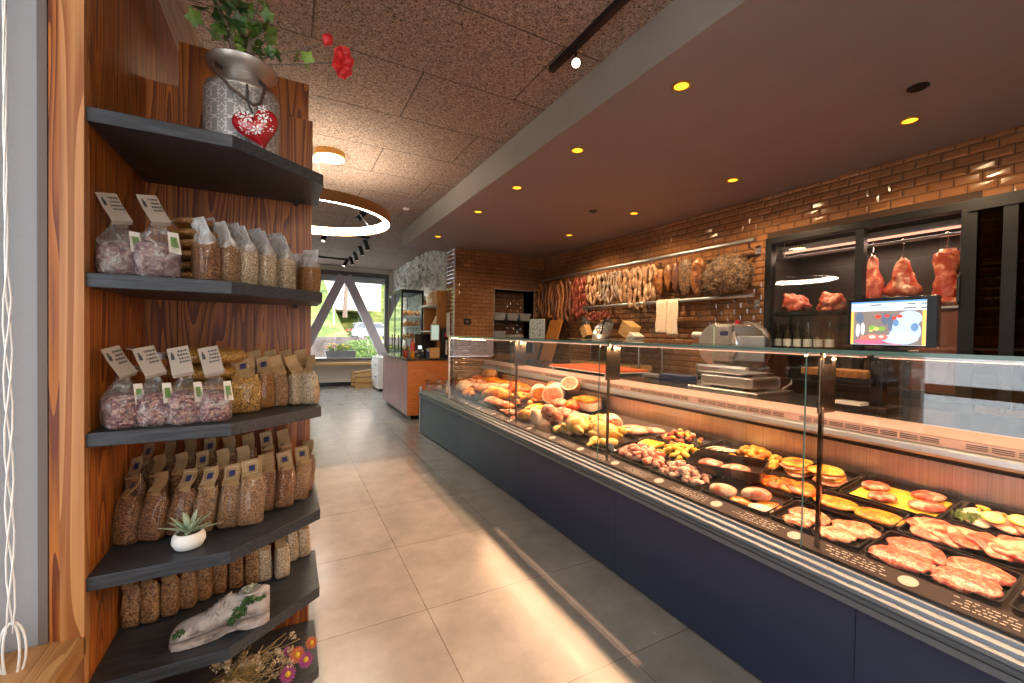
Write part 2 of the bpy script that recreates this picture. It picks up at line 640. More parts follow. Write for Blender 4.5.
fb.box((WIN[0], YF - .03, WIN[2]), (WIN[1], YF + .1, WIN[2] + .06)).box((WIN[0], YF - .03, WIN[3]), (WIN[1], YF + .1, WIN[3] + .1))
fb.box((WIN[1] - .09, YF - .03, WIN[2] + .06), (WIN[1], YF + .1, WIN[3])).box((WIN[0], YF - .03, WIN[2] + .06), (WIN[0] + .09, YF + .1, WIN[3]))
MT['frame_grey'] = mat('frame_grey', (.10, .09, .095), rough=.45)
fb.build('window_frame', 'frame_grey', w1)
B().box((WIN[0] + .09, YF + .02, WIN[2] + .06), (WIN[1] - .09, YF + .03, WIN[3])).build('glass_pane', 'window_glass', w1)
MT['blind_grey'] = mat('blind_grey', (.42, .45, .47), rough=.5)
B().box((WIN[0] + .09, YF + .04, WIN[3] - .14), (WIN[1] - .09, YF + .09, WIN[3])).build('rolled_blind', 'blind_grey', w1)
struct(B().box((WIN[0], YF - .22, .50), (WIN[1], YF, .56)).build('trim_8', 'board_wood', bev=.004))
struct(B().box((-2.5, YF - .02, 0), (2.34, YF, .09)).build('baseboard_front', 'black_plastic'))
# raking struts of the facade, an inverted V
MT['strut'] = mat('strut', (.42, .38, .44), (.47, .43, .49), scale=3, rough=.6)
def strut(x0, z0, x1, z1, y0, y1, w):
    d = Vector((x1 - x0, 0, z1 - z0)).normalized()
    n_ = Vector((-d.z, 0, d.x)) * w / 2
    a, c = Vector((x0, 0, z0)), Vector((x1, 0, z1))
    poly = [(p.x, p.z) for p in (a - n_, a + n_, c + n_, c - n_)]
    return B().prism(poly, y0, y1, 'y')
s_ = strut(.224, .5605, 1.16, 2.60, YF - .19, YF - .035, .2)
struct(s_.build('trim_9', 'strut'))
s_ = strut(2.176, .5605, 1.24, 2.60, YF - .191, YF - .036, .2)
struct(s_.build('trim_10', 'strut'))

# ------------------------------------------------------------------ walls beside and behind the camera
W2 = (.15, 1.16, .60, 2.45)
wl = B()
wl.box((XL - .22, YB, 0), (XL, 1.3, W2[2] - .03)).box((XL - .22, YB, W2[3]), (XL, 1.3, CEIL)).box((XL - .22, YB, W2[2] - .03), (XL, W2[0], W2[3]))
struct(wl.build('wall_left', 'plaster'))
struct(B().box((-.75, 1.3, 0), (-.4605, 2.4, CEIL)).build('wall_pier', 'plaster'))
struct(B().box((-2.6, 2.4, 0), (-.42, 2.5, CEIL)).build('wall_return', 'white_wall'))
struct(B().box((-2.6, 2.5, 0), (-2.4, YF, CEIL)).build('wall_far_left', 'white_wall'))
struct(B().box((-.74, -1.0, .55), (-.40, 1.299, .598)).build('trim_11', 'sill_wood', bev=.004))
struct(B().box((-.476, 1.292, .6), (-.4606, 1.2995, CEIL - .002)).build('trim_12', 'trim_brown'))
w2 = thing('window_2', '', '')
del w2['label'], w2['category']
struct(w2)
fb = B()
for a, c in (((-.66, W2[0], W2[2]), (-.60, W2[1] + .14, W2[2] + .05)), ((-.66, W2[0], W2[3] - .05), (-.60, W2[1] + .14, W2[3])),
             ((-.66, W2[0], W2[2] + .05), (-.60, W2[0] + .05, W2[3] - .05)), ((-.66, 1.245, W2[2] + .05), (-.60, 1.295, W2[3] - .05)),
             ((-.66, .55, W2[2] + .05), (-.60, .59, W2[3] - .05))):
    fb.box(a, c)
fb.build('window_frame', 'white', w2)
B().box((-.634, W2[0] + .05, W2[2] + .05), (-.628, 1.245, W2[3] - .05)).build('glass_pane', 'window_glass', w2)
# wall behind with the glazed entrance the low sun comes through
DO = (.13, 1.066, 0, 2.33)
SL = (1.225, 1.262, 1.17, 1.66)
wb = B()
wb.box((-.75, YB - .04, 0), (DO[0], YB, CEIL)).box((DO[0], YB - .04, DO[3]), (DO[1], YB, CEIL))
wb.box((DO[1], YB - .04, 0), (SL[0], YB, CEIL)).box((SL[0], YB - .04, 0), (SL[1], YB, SL[2])).box((SL[0], YB - .04, SL[3]), (SL[1], YB, CEIL))
wb.box((SL[1], YB - .04, 0), (XW, YB, CEIL))
struct(wb.build('wall_back', 'white_wall'))
# ================================================================== lights and lamps
def lamp(name, kind, loc, energy, col, rot=(0, 0, 0), **kw):
    l = bpy.data.lights.new(name, kind)
    l.energy = energy
    l.color = col
    for k, v in kw.items():
        setattr(l, k, v)
    o = bpy.data.objects.new(name, l)
    COL.objects.link(o)
    o.location = loc
    o.rotation_euler = rot
    return o

w = bpy.data.worlds.new('world')
SC.world = w
w.use_nodes = True
bg = w.node_tree.nodes['Background']
bg.inputs[0].default_value = (.86, .94, 1.0, 1)
bg.inputs[1].default_value = 4.0
TS = .364                                        # tan of the sun's height
sun = lamp('sun', 'SUN', (0, -4, 6), 6.8, (1, .53, .32), angle=.003)
sun.rotation_euler = Vector((0, -1, TS)).to_track_quat('Z', 'Y').to_euler()
def portal(name, loc, sx, sy, direction):
    o = lamp(name, 'AREA', loc, 1, (1, 1, 1), shape='RECTANGLE', size=sx, size_y=sy)
    o.rotation_euler = Vector(direction).to_track_quat('-Z', 'Y').to_euler()
    o.data.cycles.is_portal = True
    return o
portal('window_portal', (-.70, .65, 1.52), 1.0, 1.85, (1, 0, 0)).rotation_euler = Euler((PI / 2, 0, -PI / 2))
portal('window_portal', (.12, YF + .22, 1.6), 4.2, 2.0, (0, -1, 0))
portal('window_portal', (.6, YB - .05, 1.17), .93, 2.33, (0, 1, 0))

AMBER = (1, .68, .38)
MT['lamp_amber'] = emis('lamp_amber', (1, .52, .03), 1.6)
MT['lamp_warm'] = emis('lamp_warm', (1, .86, .62), 2.4)
MT['lamp_white'] = emis('lamp_white', (1, .78, .46), 16)
MT['lamp_ring'] = emis('lamp_ring', (1, .86, .66), 27)
MT['lamp_pink'] = emis('lamp_pink', (1, .42, .27), 1.3)
MT['brass'] = mat('brass', (.50, .27, .07), rough=.35, metal=.7)
MT['ring_outer'] = mat('ring_outer', (.36, .17, .055), rough=.4, metal=.3)

DL_LAB = ['nearest', 'second nearest', 'middle', 'second farthest', 'farthest']
def downlight(label, x, y, power, first=[None]):
    if first[0] is None:
        t = thing('downlight', label, 'ceiling light', (x, y, SOF), 0, 'recessed amber downlights in the lowered ceiling')
        B().lathe([(.05, 0), (.05, -.004), (.046, -.006), (.036, -.004), (.036, 0)], n=24).build('trim_ring', 'brass', t, smooth=.6)
        B().lathe([(.036, -.0005), (.036, -.003)], n=24).build('lamp_lens', 'lamp_amber', t)
        first[0] = t
    else:
        dup(first[0], label, loc=(x, y, SOF))
    lamp('downlight_spot', 'SPOT', (x, y, SOF - .02), power, AMBER, spot_size=2.75, spot_blend=.6, shadow_soft_size=.04)
for i, y in enumerate((1.557, 2.445, 3.33, 4.197, 5.55)):
    downlight(DL_LAB[i] + ' amber downlight in the row along the front edge of the lowered ceiling', 1.795, y, 7)
for i, y in enumerate((1.137, 2.26, 3.384, 4.548)):
    downlight(DL_LAB[[0, 1, 3, 4][i]] + ' amber downlight in the row nearest the tiled wall', 3.235, y, 62)
lamp('downlight_spot', 'SPOT', (3.235, .0, SOF - .02), 60, AMBER, spot_size=2.75, spot_blend=.6, shadow_soft_size=.04)
for (x, y, s) in ((2.844, .971, 'nearer the camera, beside the near amber downlight'), (2.817, 3.545, 'farther off, between two distant downlights')):
    o = B().lathe([(.045, 0), (.045, -.006), (.03, -.012), (.02, -.008), (.0, -.008)], n=24, cap=False).build('ceiling_speaker', 'black_plastic', loc=(x, y, SOF), smooth=.7)
    tag(o, 'round black unlit ceiling fitting ' + s, 'ceiling fitting', 'black ceiling fittings')

def ring_lamp(label, c, R, z, ceil_pts):
    t = thing('ring_pendant', label, 'pendant lamp', (c[0], c[1], z))
    n = 64
    def ring(r, zz):
        return [(r * math.cos(2 * PI * j / n), r * math.sin(2 * PI * j / n), zz) for j in range(n)]
    B().rings([ring(R, 0), ring(R, .085), ring(R - .012, .085), ring(R - .012, 0)], close=True, cap=False).build('outer_ring', 'ring_outer', t, smooth=.6)
    B().rings([ring(R - .0125, .07), ring(R - .05, .07), ring(R - .05, .004), ring(R - .0125, .004)], close=True, cap=False).build('light_diffuser', 'lamp_ring', t, smooth=.6)
    for a in (.6, .6 + 2 * PI / 3, .6 + 4 * PI / 3):
        B().tube([(R * .98 * math.cos(a), R * .98 * math.sin(a), .08), (.06 * math.cos(a), .06 * math.sin(a), CEIL - z - .03)], .0022, 5).build('suspension_cable', 'alu', t)
    B().lathe([(.09, CEIL - z), (.09, CEIL - z - .03), (.085, CEIL - z - .032)], n=24).build('ceiling_canopy', 'alu_matte', t, smooth=.6)
    return t
ring_lamp('large hanging ring lamp with bronze outside and glowing inner band', (.205, 4.15), .655, 2.285, 0)
ring_lamp('unseen fill ring lamp added behind the camera position', (.45, -.75), .60, 2.3, 0)  # added out of view as fill light
t = thing('disc_lamp', 'round flush ceiling disc lamp glowing beside the shelving', 'ceiling light', (.318, 4.0, CEIL))
B().lathe([(.125, 0), (.125, -.045), (.118, -.05), (.118, -.0)], n=36).build('lamp_rim', 'brass', t, smooth=.6)
B().lathe([(.117, -.03), (.117, -.052), (.0, -.054)], n=36, cap=False).build('diffuser', 'lamp_white', t, smooth=.6)

# track lights
def spot_parts(t, p, d, L=.13, r=.028, lit=True):
    """cylindrical head hanging on a short stem at p, shining along d"""
    d = Vector(d).normalized()
    h = Vector(p) + Vector((0, 0, -.05))
    a, c = h - d * L * .45, h + d * L * .55
    hd = B().tube([a, a + d * .004, c - d * .002, c], [r * .96, r, r, r * .97], 18).build('spot_head', 'black_metal', t, smooth=.6)
    B().tube([c + d * .0005, c + d * .002], r * .8, 16).build('spot_lens', 'lamp_warm' if lit else 'alu', hd)
    B().tube([Vector(p), h], .008, 8).build('spot_stem', 'black_metal', hd)
    return hd
t = thing('track_light', 'short black ceiling track with one lit spotlight above the floor', 'track light', (1.33, 1.4, CEIL))
B().box((-.017, -1.2, -.035), (.017, .68, 0)).build('track_rail', 'black_metal', t, bev=.003)
spot_parts(t, (.02, .47, -.035), (-.42, -.62, -.5), L=.14)
lamp('track_spot', 'SPOT', (1.33, 1.78, CEIL - .14), 14, (1, .85, .65), Vector((.42, .62, .5)).to_track_quat('Z', 'Y').to_euler(), spot_size=1.2, spot_blend=.6, shadow_soft_size=.02)
t = thing('track_light', 'angled black ceiling track with several spotlights before the front window', 'track light', (1.25, 6.9, CEIL))
r_ = B()
r_.tube([(-1.8, .05, -.015), (-.08, .30, -.015)], .017, 4).tube([(-.08, .30, -.015), (-.10, 2.75, -.015)], .017, 4).tube([(-.10, 2.75, -.015), (-1.8, 2.6, -.015)], .017, 4)
r_.build('track_rail', 'black_metal', t)
for (x, y, d) in ((-.08, .55, (.35, .2, -1)), (-.085, 1.1, (.35, .2, -1)), (-.09, 1.75, (.35, .2, -1)), (-.095, 2.35, (.3, .2, -1)), (-.75, .21, (-.2, -.3, -1)), (-.15, 2.72, (-.5, -.2, -1))):
    spot_parts(t, (x, y, -.03), d, L=.17, r=.035, lit=True)
    if y < 2.6:
        lamp('track_spot', 'SPOT', (1.25 + x + d[0] * .14, 6.9 + y + d[1] * .14, CEIL - .23), 42, (1, .93, .84), Vector((-d[0], -d[1], -d[2])).to_track_quat('Z', 'Y').to_euler(), spot_size=1.9, spot_blend=.8, shadow_soft_size=.03)  # added fill spots; these heads are off, their lenses set glowing to match
t = thing('spotlight', 'single black spotlight on the ceiling seen through the ring lamp', 'spotlight', (.90, 5.75, CEIL))
spot_parts(t, (-.06, 0, 0), (-.5, -.3, -.6), L=.17, r=.035, lit=False)
B().lathe([(.03, 0), (.03, -.02)], c=(-.06, 0, 0), n=16).build('ceiling_base', 'black_metal', t)
o = B().lathe([(.04, 0), (.04, -.012), (.02, -.02)], n=20).build('ceiling_detector', 'white', loc=(1.3, 5.3, CEIL), smooth=.6)
tag(o, 'small white round detector on the rough ceiling near the lowered edge', 'detector')

# ================================================================== display counter
YC0, YC1 = -.7, 5.43        # counter run
YG = 4.56                   # the tall front glass ends here
XB = 2.42                   # back of the display deck
SLOPE = .13
def dz(x):
    return .56 + SLOPE * (x - 1.66)
ct = thing('display_counter', 'long glass butcher display counter with navy front panels', 'display counter', (0, 0, 0))
for i, (a, c) in enumerate(((YC0, .65), (.652, 1.75), (1.752, 2.855), (2.857, 4.1), (4.102, 5.40))):
    # the far end of the front swings slightly towards the customer
    dx = lambda y: 1.59 - max(0, (y - 4.1)) * .035
    B().prism([(dx(a), a), (1.63, a), (1.63, c), (dx(c), c)], .012, .466).build('front_panel', 'navy', ct)
B().box((1.66, YC0, 0), (2.5, YC1 - .06, .5)).build('plinth_body', 'black_plastic', ct)
B().box((1.535, 5.40, .012), (1.56, YC1, .60)).build('end_trim', 'alu', ct, bev=.003)
prof = [(1.60, .466), (1.566, .466), (1.563, .488), (1.572, .490), (1.572, .494), (1.556, .496), (1.552, .506), (1.562, .512), (1.552, .518), (1.553, .530),
        (1.572, .533), (1.576, .543), (1.598, .546), (1.602, .556), (1.615, .556), (1.615, .550), (1.66, .552), (1.66, .466)]
def shift(pf, y):
    return [(u - max(0, (y - 4.1)) * .035, v) for u, v in pf]
rb = B()
rb.rings([[(u, y, v) for u, v in shift(prof, y)] for y in (YC0, 4.1, YC1 - .03)])
rb.build('bumper_rail', 'bumper', ct)
B().box((1.60, YC0, .4662), (1.618, 4.6, .4785)).build('lower_rail', 'alu_matte', ct)
# deck and back
dk = B()
dk.prism([(1.66, .553), (1.70, dz(1.70) - .006), (XB, dz(XB) - .006), (XB, .45), (1.66, .45)], YC0, YC1 - .05, 'y')
MT['deck_steel'] = mat('deck_steel', (.16, .12, .1), (.22, .17, .14), scale=3, stretch=(60, 3, 60), rough=.3, metal=.8)
dk.build('display_deck', 'deck_steel', ct)
B().box((XB, YC0, dz(XB) - .01), (XB + .02, YC1 - .05, .795)).build('back_panel', 'steel_stripe', ct)
B().box((XB - .006, YC0, .795), (XB + .02, YC1 - .05, .806)).box((XB - .010, YC0, .812), (XB + .02, YC1 - .05, .818)).build('dark_trim_strip', 'black_plastic', ct)  # dark trim lines between back panel and duct rail
B().prism([(XB - .03, .818), (XB - .034, .83), (XB - .03, .852), (XB - .016, .862), (XB + .02, .862), (XB + .02, .818)], YC0, YC1 - .05, 'y').build('air_duct_rail', 'alu', ct)
B().box((XB + .004, YC0, .862), (XB + .03, YC1 - .05, .902)).build('vent_grille', 'fascia', ct)
gr = B()
y = YC0 + .02
k = 0
while y < YC1 - .2:
    for zz in (.870, .878, .886):
        gr.box((XB + .002, y, zz), (XB + .005, y + .06, zz + .0035))
    y += .07 if k % 8 else .14
    k += 1
gr.build('vent_slots', 'black_plastic', ct)
B().prism([(XB - .0, .902), (XB + .02, .938), (XB + .05, .938), (XB + .05, .90)], YC0, YC1 - .05, 'y').build('worktop_edge', 'fascia', ct)
B().box((XB + .05, YC0, .90), (3.02, YC1 - .05, .938)).build('worktop', 'granite', ct)
B().box((2.5, YC0, .0), (2.98, YC1 - .06, .90)).build('rear_body', 'steel', ct)
# glass
XG = 1.62
cuts = [(YC0, -.30), (-.288, .826), (.838, 1.946), (1.958, 3.066), (3.078, YG)]
for a, c in cuts:
    B().box((XG, a, .552), (XG + .008, c, 1.254)).build('front_glass', 'glass', ct)
for y in (-.294, .832, 1.952, 3.072):
    B().box((XG - .0005, y - .0018, .552), (XG + .004, y + .0018, 1.254)).build('glass_joint', 'glass_edge', ct)
tp = B().box((XG - .012, YC0, 1.2545), (2.16, YG + .03, 1.2665)).build('glass_top', 'glass', ct)
B().box((XG - .0135, YC0, 1.2545), (XG - .012, YG + .03, 1.2665)).build('glass_top_edge', 'glass_edge', ct)
B().box((XG, YG + .001, .60), (2.1, YG + .009, 1.254)).build('end_glass', 'glass', ct)
B().box((XG - .002, YG - .006, .552), (XG + .012, YG + .012, 1.254)).build('corner_profile', 'alu', ct)
B().box((1.60, YG + .02, .556), (1.606, YC1 - .03, .70)).build('low_end_glass', 'glass', ct)
B().box((1.60, YC1 - .04, .556), (2.4, YC1 - .034, .76)).build('low_end_glass', 'glass', ct)
for y in (-.24, .80, 1.915, 3.035):
    p_ = B().box((1.655, y - .007, .553), (1.668, y + .007, 1.06)).box((1.655, y - .006, 1.2), (1.668, y + .006, 1.2545)).build('glass_post', 'dark_chrome', ct, bev=.002)
    B().box((1.640, y - .004, 1.04), (1.745, y + .004, 1.235)).build('clamp_plate', 'dark_chrome', p_, bev=.002)
    B().tube([(1.69, y - .02, 1.225), (1.69, y + .02, 1.225)], .013, 14).build('clamp_knob', 'chrome', p_)
# lamps of the display, tucked under the glass top
for a, c in ((-.28, .81), (.85, 1.93), (1.97, 3.05), (3.09, YG - .02)):
    pr = B().prism([(2.06, 1.2545), (2.14, 1.2545), (2.14, 1.236), (2.06, 1.232)], a, c, 'y').build('lamp_profile', 'alu_matte', ct)
    B().box((2.075, a + .01, 1.229), (2.125, c - .01, 1.2335)).build('lamp_strip', 'lamp_pink', pr)
    lamp('display_lamp', 'AREA', (2.08, (a + c) / 2, 1.225), 14.5 * (c - a), (1, .55, .30), (0, .35, 0), shape='RECTANGLE', size=.05, size_y=c - a - .03)
# price strip with its white lettering
ps = B().prism([(1.632, .556), (1.634, .562), (1.706, .578), (1.712, .565), (1.70, .556)], YC0, YG - .02, 'y')
MT['strip_brown'] = mat('strip_brown', (.026, .012, .010), rough=.6, spec=.12)
ps = ps.build('price_strip', 'strip_brown', ct)
wr_ = B()
rr = random.Random(3)
def on_strip(u, y):
    return (1.634 + .072 * u - .0006, y, .562 + .016 * u + .0012)
y = -.45
while y < YG - .2:
    y0 = y
    n = 14
    pts = [on_strip(.52 + .34 * math.cos(2 * PI * j / n), y + .03 + .024 * math.sin(2 * PI * j / n)) for j in range(n)]
    wr_.bm.faces.new([wr_.bm.verts.new(p) for p in pts])
    for row in range(4):
        u = .74 - row * .17
        yy = y + .075 + rr.uniform(0, .03)
        while yy < y + .275 - rr.uniform(0, .05):
            L = rr.uniform(.006, .018)
            wr_.quad(on_strip(u, yy), on_strip(u, yy + L), on_strip(u + .055, yy + L), on_strip(u + .055, yy))
            yy += L + rr.choice((.004, .004, .012))
    y += .325
wr_.build('strip_lettering', mat('lettering', (.42, .36, .31), rough=.6), ps)

# ================================================================== things on the worktop
def sc(name, label, cat, loc, rz=0, group=None):
    return thing(name, label, cat, loc, rz, group)
WT = .938
t = sc('cutting_board', 'bright orange plastic cutting board raised on small feet on the worktop', 'cutting board', (2.77, 3.35, WT))
MT['orange_plastic'] = mat('orange_plastic', (.75, .12, .015), rough=.4)
B().box((-.28, -.46, .03), (.22, .46, .05)).build('board_top', 'orange_plastic', t, bev=.005)
B().box((-.285, -.465, .022), (.225, .465, .0305)).build('board_rim', 'white', t, bev=.003)
for x in (-.25, .18):
    for y in (-.42, .42):
        B().box((x - .015, y - .015, 0), (x + .015, y + .015, .024)).build('foot', 'white', t)
t = sc('kitchen_scale', 'low stainless steel counter scale with raised plate on the worktop', 'scale', (2.78, 1.86, WT))
B().box((-.20, -.26, .0), (.2, .26, .018)).build('base_tray', 'steel', t, bev=.005)
B().box((-.15, -.20, .03), (.16, .19, .105)).build('body', 'steel', t, bev=.012)
B().box((-.13, -.12, .018), (.12, .12, .032)).build('foot_plate', 'black_plastic', t)
B().box((-.17, -.14, .118), (.17, .20, .126)).build('weighing_plate', 'steel', t, bev=.003)
B().box((-.06, -.06, .104), (.06, .06, .119)).build('plate_post', 'black_plastic', t)
B().tube([(.17, -.2, .02), (.2, -.24, .06), (.2, -.24, .09)], .008, 8).build('rail_handle', 'chrome', t)
t = sc('counter_scale', 'black counter scale with orange-brown plate below the screen', 'scale', (2.68, 1.05, WT))
B().box((-.10, -.09, 0), (.10, .09, .03)).build('base', 'black_plastic', t, bev=.006)
B().box((.01, -.03, .03), (.07, .03, .30)).build('column', 'black_plastic', t, bev=.005)
B().box((-.05, .02, .16), (.12, .33, .20)).build('plate', 'panel_wood', t, bev=.01)
B().box((-.03, .0, .12), (.10, .30, .16)).build('plate_carrier', 'black_plastic', t, bev=.01)
B().box((-.14, .0, .03), (-.05, .12, .045)).build('paper_slot', 'paper', t)
t = sc('boxed_tool', 'dark blue boxed tool lying behind the steel scale', 'tool', (2.86, 2.45, WT), .1)
MT['blue'] = mat('blue', (.01, .035, .14), rough=.4)
B().box((-.06, -.14, 0), (.06, .14, .05)).build('body', 'blue', t, bev=.01)
B().box((-.05, .14, .01), (.05, .30, .035)).build('blade_guard', 'alu', t, bev=.004)

# screen on the glass top
t = sc('customer_display', 'black framed screen on the glass top showing a laid table', 'screen', (1.86, .692, 1.2666))
MT['screen'] = None
m, nt, b = base_mat('screen_picture')
b.inputs['Base Color'].default_value = (0, 0, 0, 1)
b.inputs['Roughness'].default_value = .2
tc = _n(nt, 'ShaderNodeTexCoord')
vo = _n(nt, 'ShaderNodeTexVoronoi')
vo.inputs['Scale'].default_value = 55
no_ = _n(nt, 'ShaderNodeTexNoise')
no_.inputs['Scale'].default_value = 20
nt.links.new(tc.outputs['Object'], no_.inputs['Vector'])
av = _n(nt, 'ShaderNodeMix', data_type='VECTOR')
av.inputs[0].default_value = .35
nt.links.new(tc.outputs['Object'], av.inputs[4])
nt.links.new(no_.outputs['Color'], av.inputs[5])
nt.links.new(av.outputs[1], vo.inputs['Vector'])
sp = _n(nt, 'ShaderNodeSeparateColor')
nt.links.new(vo.outputs['Color'], sp.inputs[0])
colr = ramp(nt, sp.outputs[0], [(0, (.06, .04, .04)), (.2, (.5, .2, .15)), (.38, (.75, .68, .6)), (.55, (.30, .42, .62)), (.7, (.72, .35, .42)), (.85, (.16, .3, .1)), (1, (.8, .8, .85))])
nt.links.new(colr, b.inputs['Emission Color'])
b.inputs['Emission Strength'].default_value = .85
MT['screen'] = m
MT['screen_white'] = emis('screen_white', (.72, .78, .85), .9)
MT['screen_blue'] = emis('screen_blue', (.12, .3, .75), .9)
MT['screen_amber'] = emis('screen_amber', (.85, .5, .1), .9)
B().box((0, -.125, .012), (.03, .125, .185)).build('housing', 'black_plastic', t, bev=.004)
pn = B().box((-.0012, -.098, .028), (.0004, .112, .182)).build('screen_panel', 'screen_white', t)
pic = B().box((-.0020, -.089, .029), (-.0012, .103, .148)).build('screen_picture', emis('pic_back', (.20, .16, .14), .9), pn)
def dab(col, lst, lvl=0):
    mm_ = emis('pic_%02d' % len(bpy.data.materials), col, .9)
    for (y_, z_, ry_, rz_) in lst:          # ellipse centred y_, z_ (screen left is +y)
        b_ = B()
        vs_ = [b_.bm.verts.new((-.0022 - .0002 * lvl, y_ + ry_ * math.cos(2 * PI * j_ / 18), z_ + rz_ * math.sin(2 * PI * j_ / 18))) for j_ in range(18)]
        b_.bm.faces.new(vs_)
        b_.build('picture_patch', mm_, pn)
dab((.55, .12, .22), [(.05, .040, .050, .011), (-.02, .038, .03, .009)])
dab((.42, .52, .72), [(-.045, .075, .042, .044), (-.055, .12, .034, .026), (-.03, .05, .05, .018)], 1)
dab((.10, .13, .20), [(.01, .12, .010, .022), (-.005, .105, .006, .03), (.085, .125, .012, .02)], 2)
dab((.70, .72, .78), [(-.03, .060, .030, .010), (-.06, .05, .02, .008), (.075, .085, .006, .022), (.09, .08, .006, .024)], 3)
dab((.50, .16, .12), [(.045, .055, .020, .012), (.07, .052, .014, .009), (.015, .055, .014, .010)], 3)
dab((.85, .55, .48), [(.046, .056, .010, .006), (.02, .057, .007, .005)], 4)
dab((.20, .34, .06), [(.045, .088, .014, .009), (.02, .085, .012, .008)], 4)
dab((.62, .55, .14), [(.035, .084, .008, .006), (.05, .078, .006, .004)], 5)
dab((.70, .05, .03), [(.03, .128, .009, .007), (.005, .13, .007, .006), (-.03, .128, .008, .006), (-.015, .122, .006, .006)], 5)
dab((.12, .22, .40), [(-.07, .09, .010, .014), (-.02, .105, .008, .012)], 5)
B().box((-.0020, -.098, .176), (-.0012, .112, .182)).box((-.0020, -.0, .158), (-.0012, .112, .161)).build('screen_header', 'screen_blue', pn)
B().box((-.0020, -.098, .029), (-.0012, -.089, .148)).box((-.0020, .103, .029), (-.0012, .112, .148)).build('screen_border', 'screen_amber', pn)
g_ = B()
for (y, z, wd) in ((.055, .167, .03), (-.05, .167, .018), (-.085, .167, .014), (-.085, .153, .014), (-.04, .153, .03)):
    x = 0
    while x < wd:
        g_.box((-.0026, y - x - .003, z), (-.0020, y - x, z + .005))
        x += .0042
g_.build('screen_digits', 'print_dark', pn)
o_ = None
pn.location = (0, .0, -.010)
B().box((-.02, -.06, 0), (.07, .06, .006)).box((.02, -.02, .005), (.04, .02, .03)).build('stand', 'black_plastic', t, bev=.002)
t = sc('acrylic_holder', 'clear acrylic leaflet holder standing left of the screen', 'leaflet holder', (1.92, .92, 1.2666))
B().box((0, -.09, 0), (.003, .045, .14)).build('clear_front', 'glass', t)
B().box((.05, -.06, 0), (.053, .06, .17)).build('clear_back', 'glass', t)
B().box((0, -.09, 0), (.06, .06, .003)).build('clear_base', 'glass', t)
t = sc('sign_holder', 'small grey printed card standing on the far glass top', 'sign', (2.02, 3.32, 1.2666), .0)
MT['card_print'] = mat('card_print', (.08, .09, .09), (.38, .40, .40), (.6, .6, .6), scale=38, rough=.4, lo=.3, hi=.75)
B().box((0, -.13, .002), (.006, .13, .175)).build('backing', 'alu_matte', t, bev=.001)
B().box((-.0012, -.12, .012), (-.0001, .12, .165)).build('printed_card', 'card_print', t)
B().box((-.03, -.12, 0), (.05, .12, .004)).build('foot', 'glass', t)

# ================================================================== back counter, slicer, utensils
t = sc('back_counter', 'stainless steel back counter running along the tiled wall', 'counter', (3.40, 2.4, 0))
B().box((0, 0, .86), (.455, 3.6, .90)).build('worktop', 'steel', t, bev=.004)
B().box((.03, 0, .08), (.45, 3.6, .86)).build('cabinet_body', 'steel', t)
B().box((.05, 0, 0), (.45, 3.6, .08)).build('plinth', 'black_plastic', t)
for i in range(5):
    d_ = B().box((.012, i * .72 + .01, .1), (.03, i * .72 + .71, .84)).build('door', 'steel', t, bev=.003)
    B().tube([(.005, i * .72 + .1, .78), (.005, i * .72 + .6, .78)], .006, 8).build('handle', 'chrome', d_)
t = sc('wall_shelf', 'stainless riser shelf standing on the back counter', 'shelf', (3.42, 3.45, .90))
B().box((0, 0, .335), (.42, 1.35, .355)).build('shelf_board', 'steel', t, bev=.002)
for y in (.02, 1.31):
    for x in (.02, .38):
        B().box((x, y, 0), (x + .02, y + .02, .335)).build('leg', 'steel', t)
RS = 1.2555
t = sc('chopping_board', 'pale wooden chopping board lying on the back counter', 'chopping board', (3.44, 3.6, .9))
B().box((0, 0, 0), (.34, 1.15, .06)).build('board', 'board_wood', t, bev=.006)
B().tube([(-.002, .3, .03), (-.002, .5, .03)], .006, 6).build('side_grip', 'print_dark', t)
t = sc('meat_slicer', 'steel meat slicer with round blade guard behind the counter', 'meat slicer', (3.58, 2.47, .90))
B().box((-.14, -.26, .03), (.18, .28, .16)).build('body', 'steel', t, bev=.03)
for x in (-.11, .14):
    for y in (-.22, .24):
        B().lathe([(.02, 0), (.022, .03)], c=(x, y, 0), n=12).build('foot', 'black_plastic', t)
Mb = Matrix.Translation((-.11, .06, .33)) @ Matrix.Rotation(PI / 2, 4, 'Y')
B().lathe([(.19, -.02), (.20, -.01), (.20, .05), (.19, .06), (.05, .07)], n=48, M=Mb).build('round_shield', 'steel', t, smooth=.6)
Mb = Matrix.Translation((.0, -.16, .33)) @ Matrix.Rotation(PI / 2, 4, 'Y') @ Matrix.Rotation(.1, 4, 'X')
B().lathe([(.20, -.012), (.215, -.006), (.215, .012), (.20, .03), (.08, .04)], n=48, M=Mb).build('blade_guard', 'steel_dark', t, smooth=.6)
B().lathe([(.185, -.014), (.187, -.0125), (.05, -.018)], n=48, M=Mb).build('blade', 'steel_dark', t, smooth=.6)
B().box((-.14, -.10, .16), (.10, .10, .53)).build('motor_housing', 'steel', t, bev=.03)
bd = B().box((-.1425, -.06, .42), (-.1395, .02, .46)).build('blue_badge', 'print_blue', t)
B().box((-.10, -.36, .20), (-.08, -.02, .42), Matrix.Rotation(.0, 4, 'X')).build('carriage_plate', 'alu', t, bev=.01)
B().tube([(-.06, .20, .42), (-.06, .36, .42)], [.03, .035], 12).build('grip', 'alu_matte', t, smooth=.7)
B().tube([(.0, -.05, .53), (.0, -.05, .56)], [.018, .022], 12).build('red_knob', 'red', t, smooth=.7)
t = sc('steel_bowl', 'shallow steel bowl tipped on the riser shelf', 'bowl', (3.55, 4.20, RS))
Mb = Matrix.Translation((0, 0, .10)) @ Matrix.Rotation(-1.0, 4, 'Y')
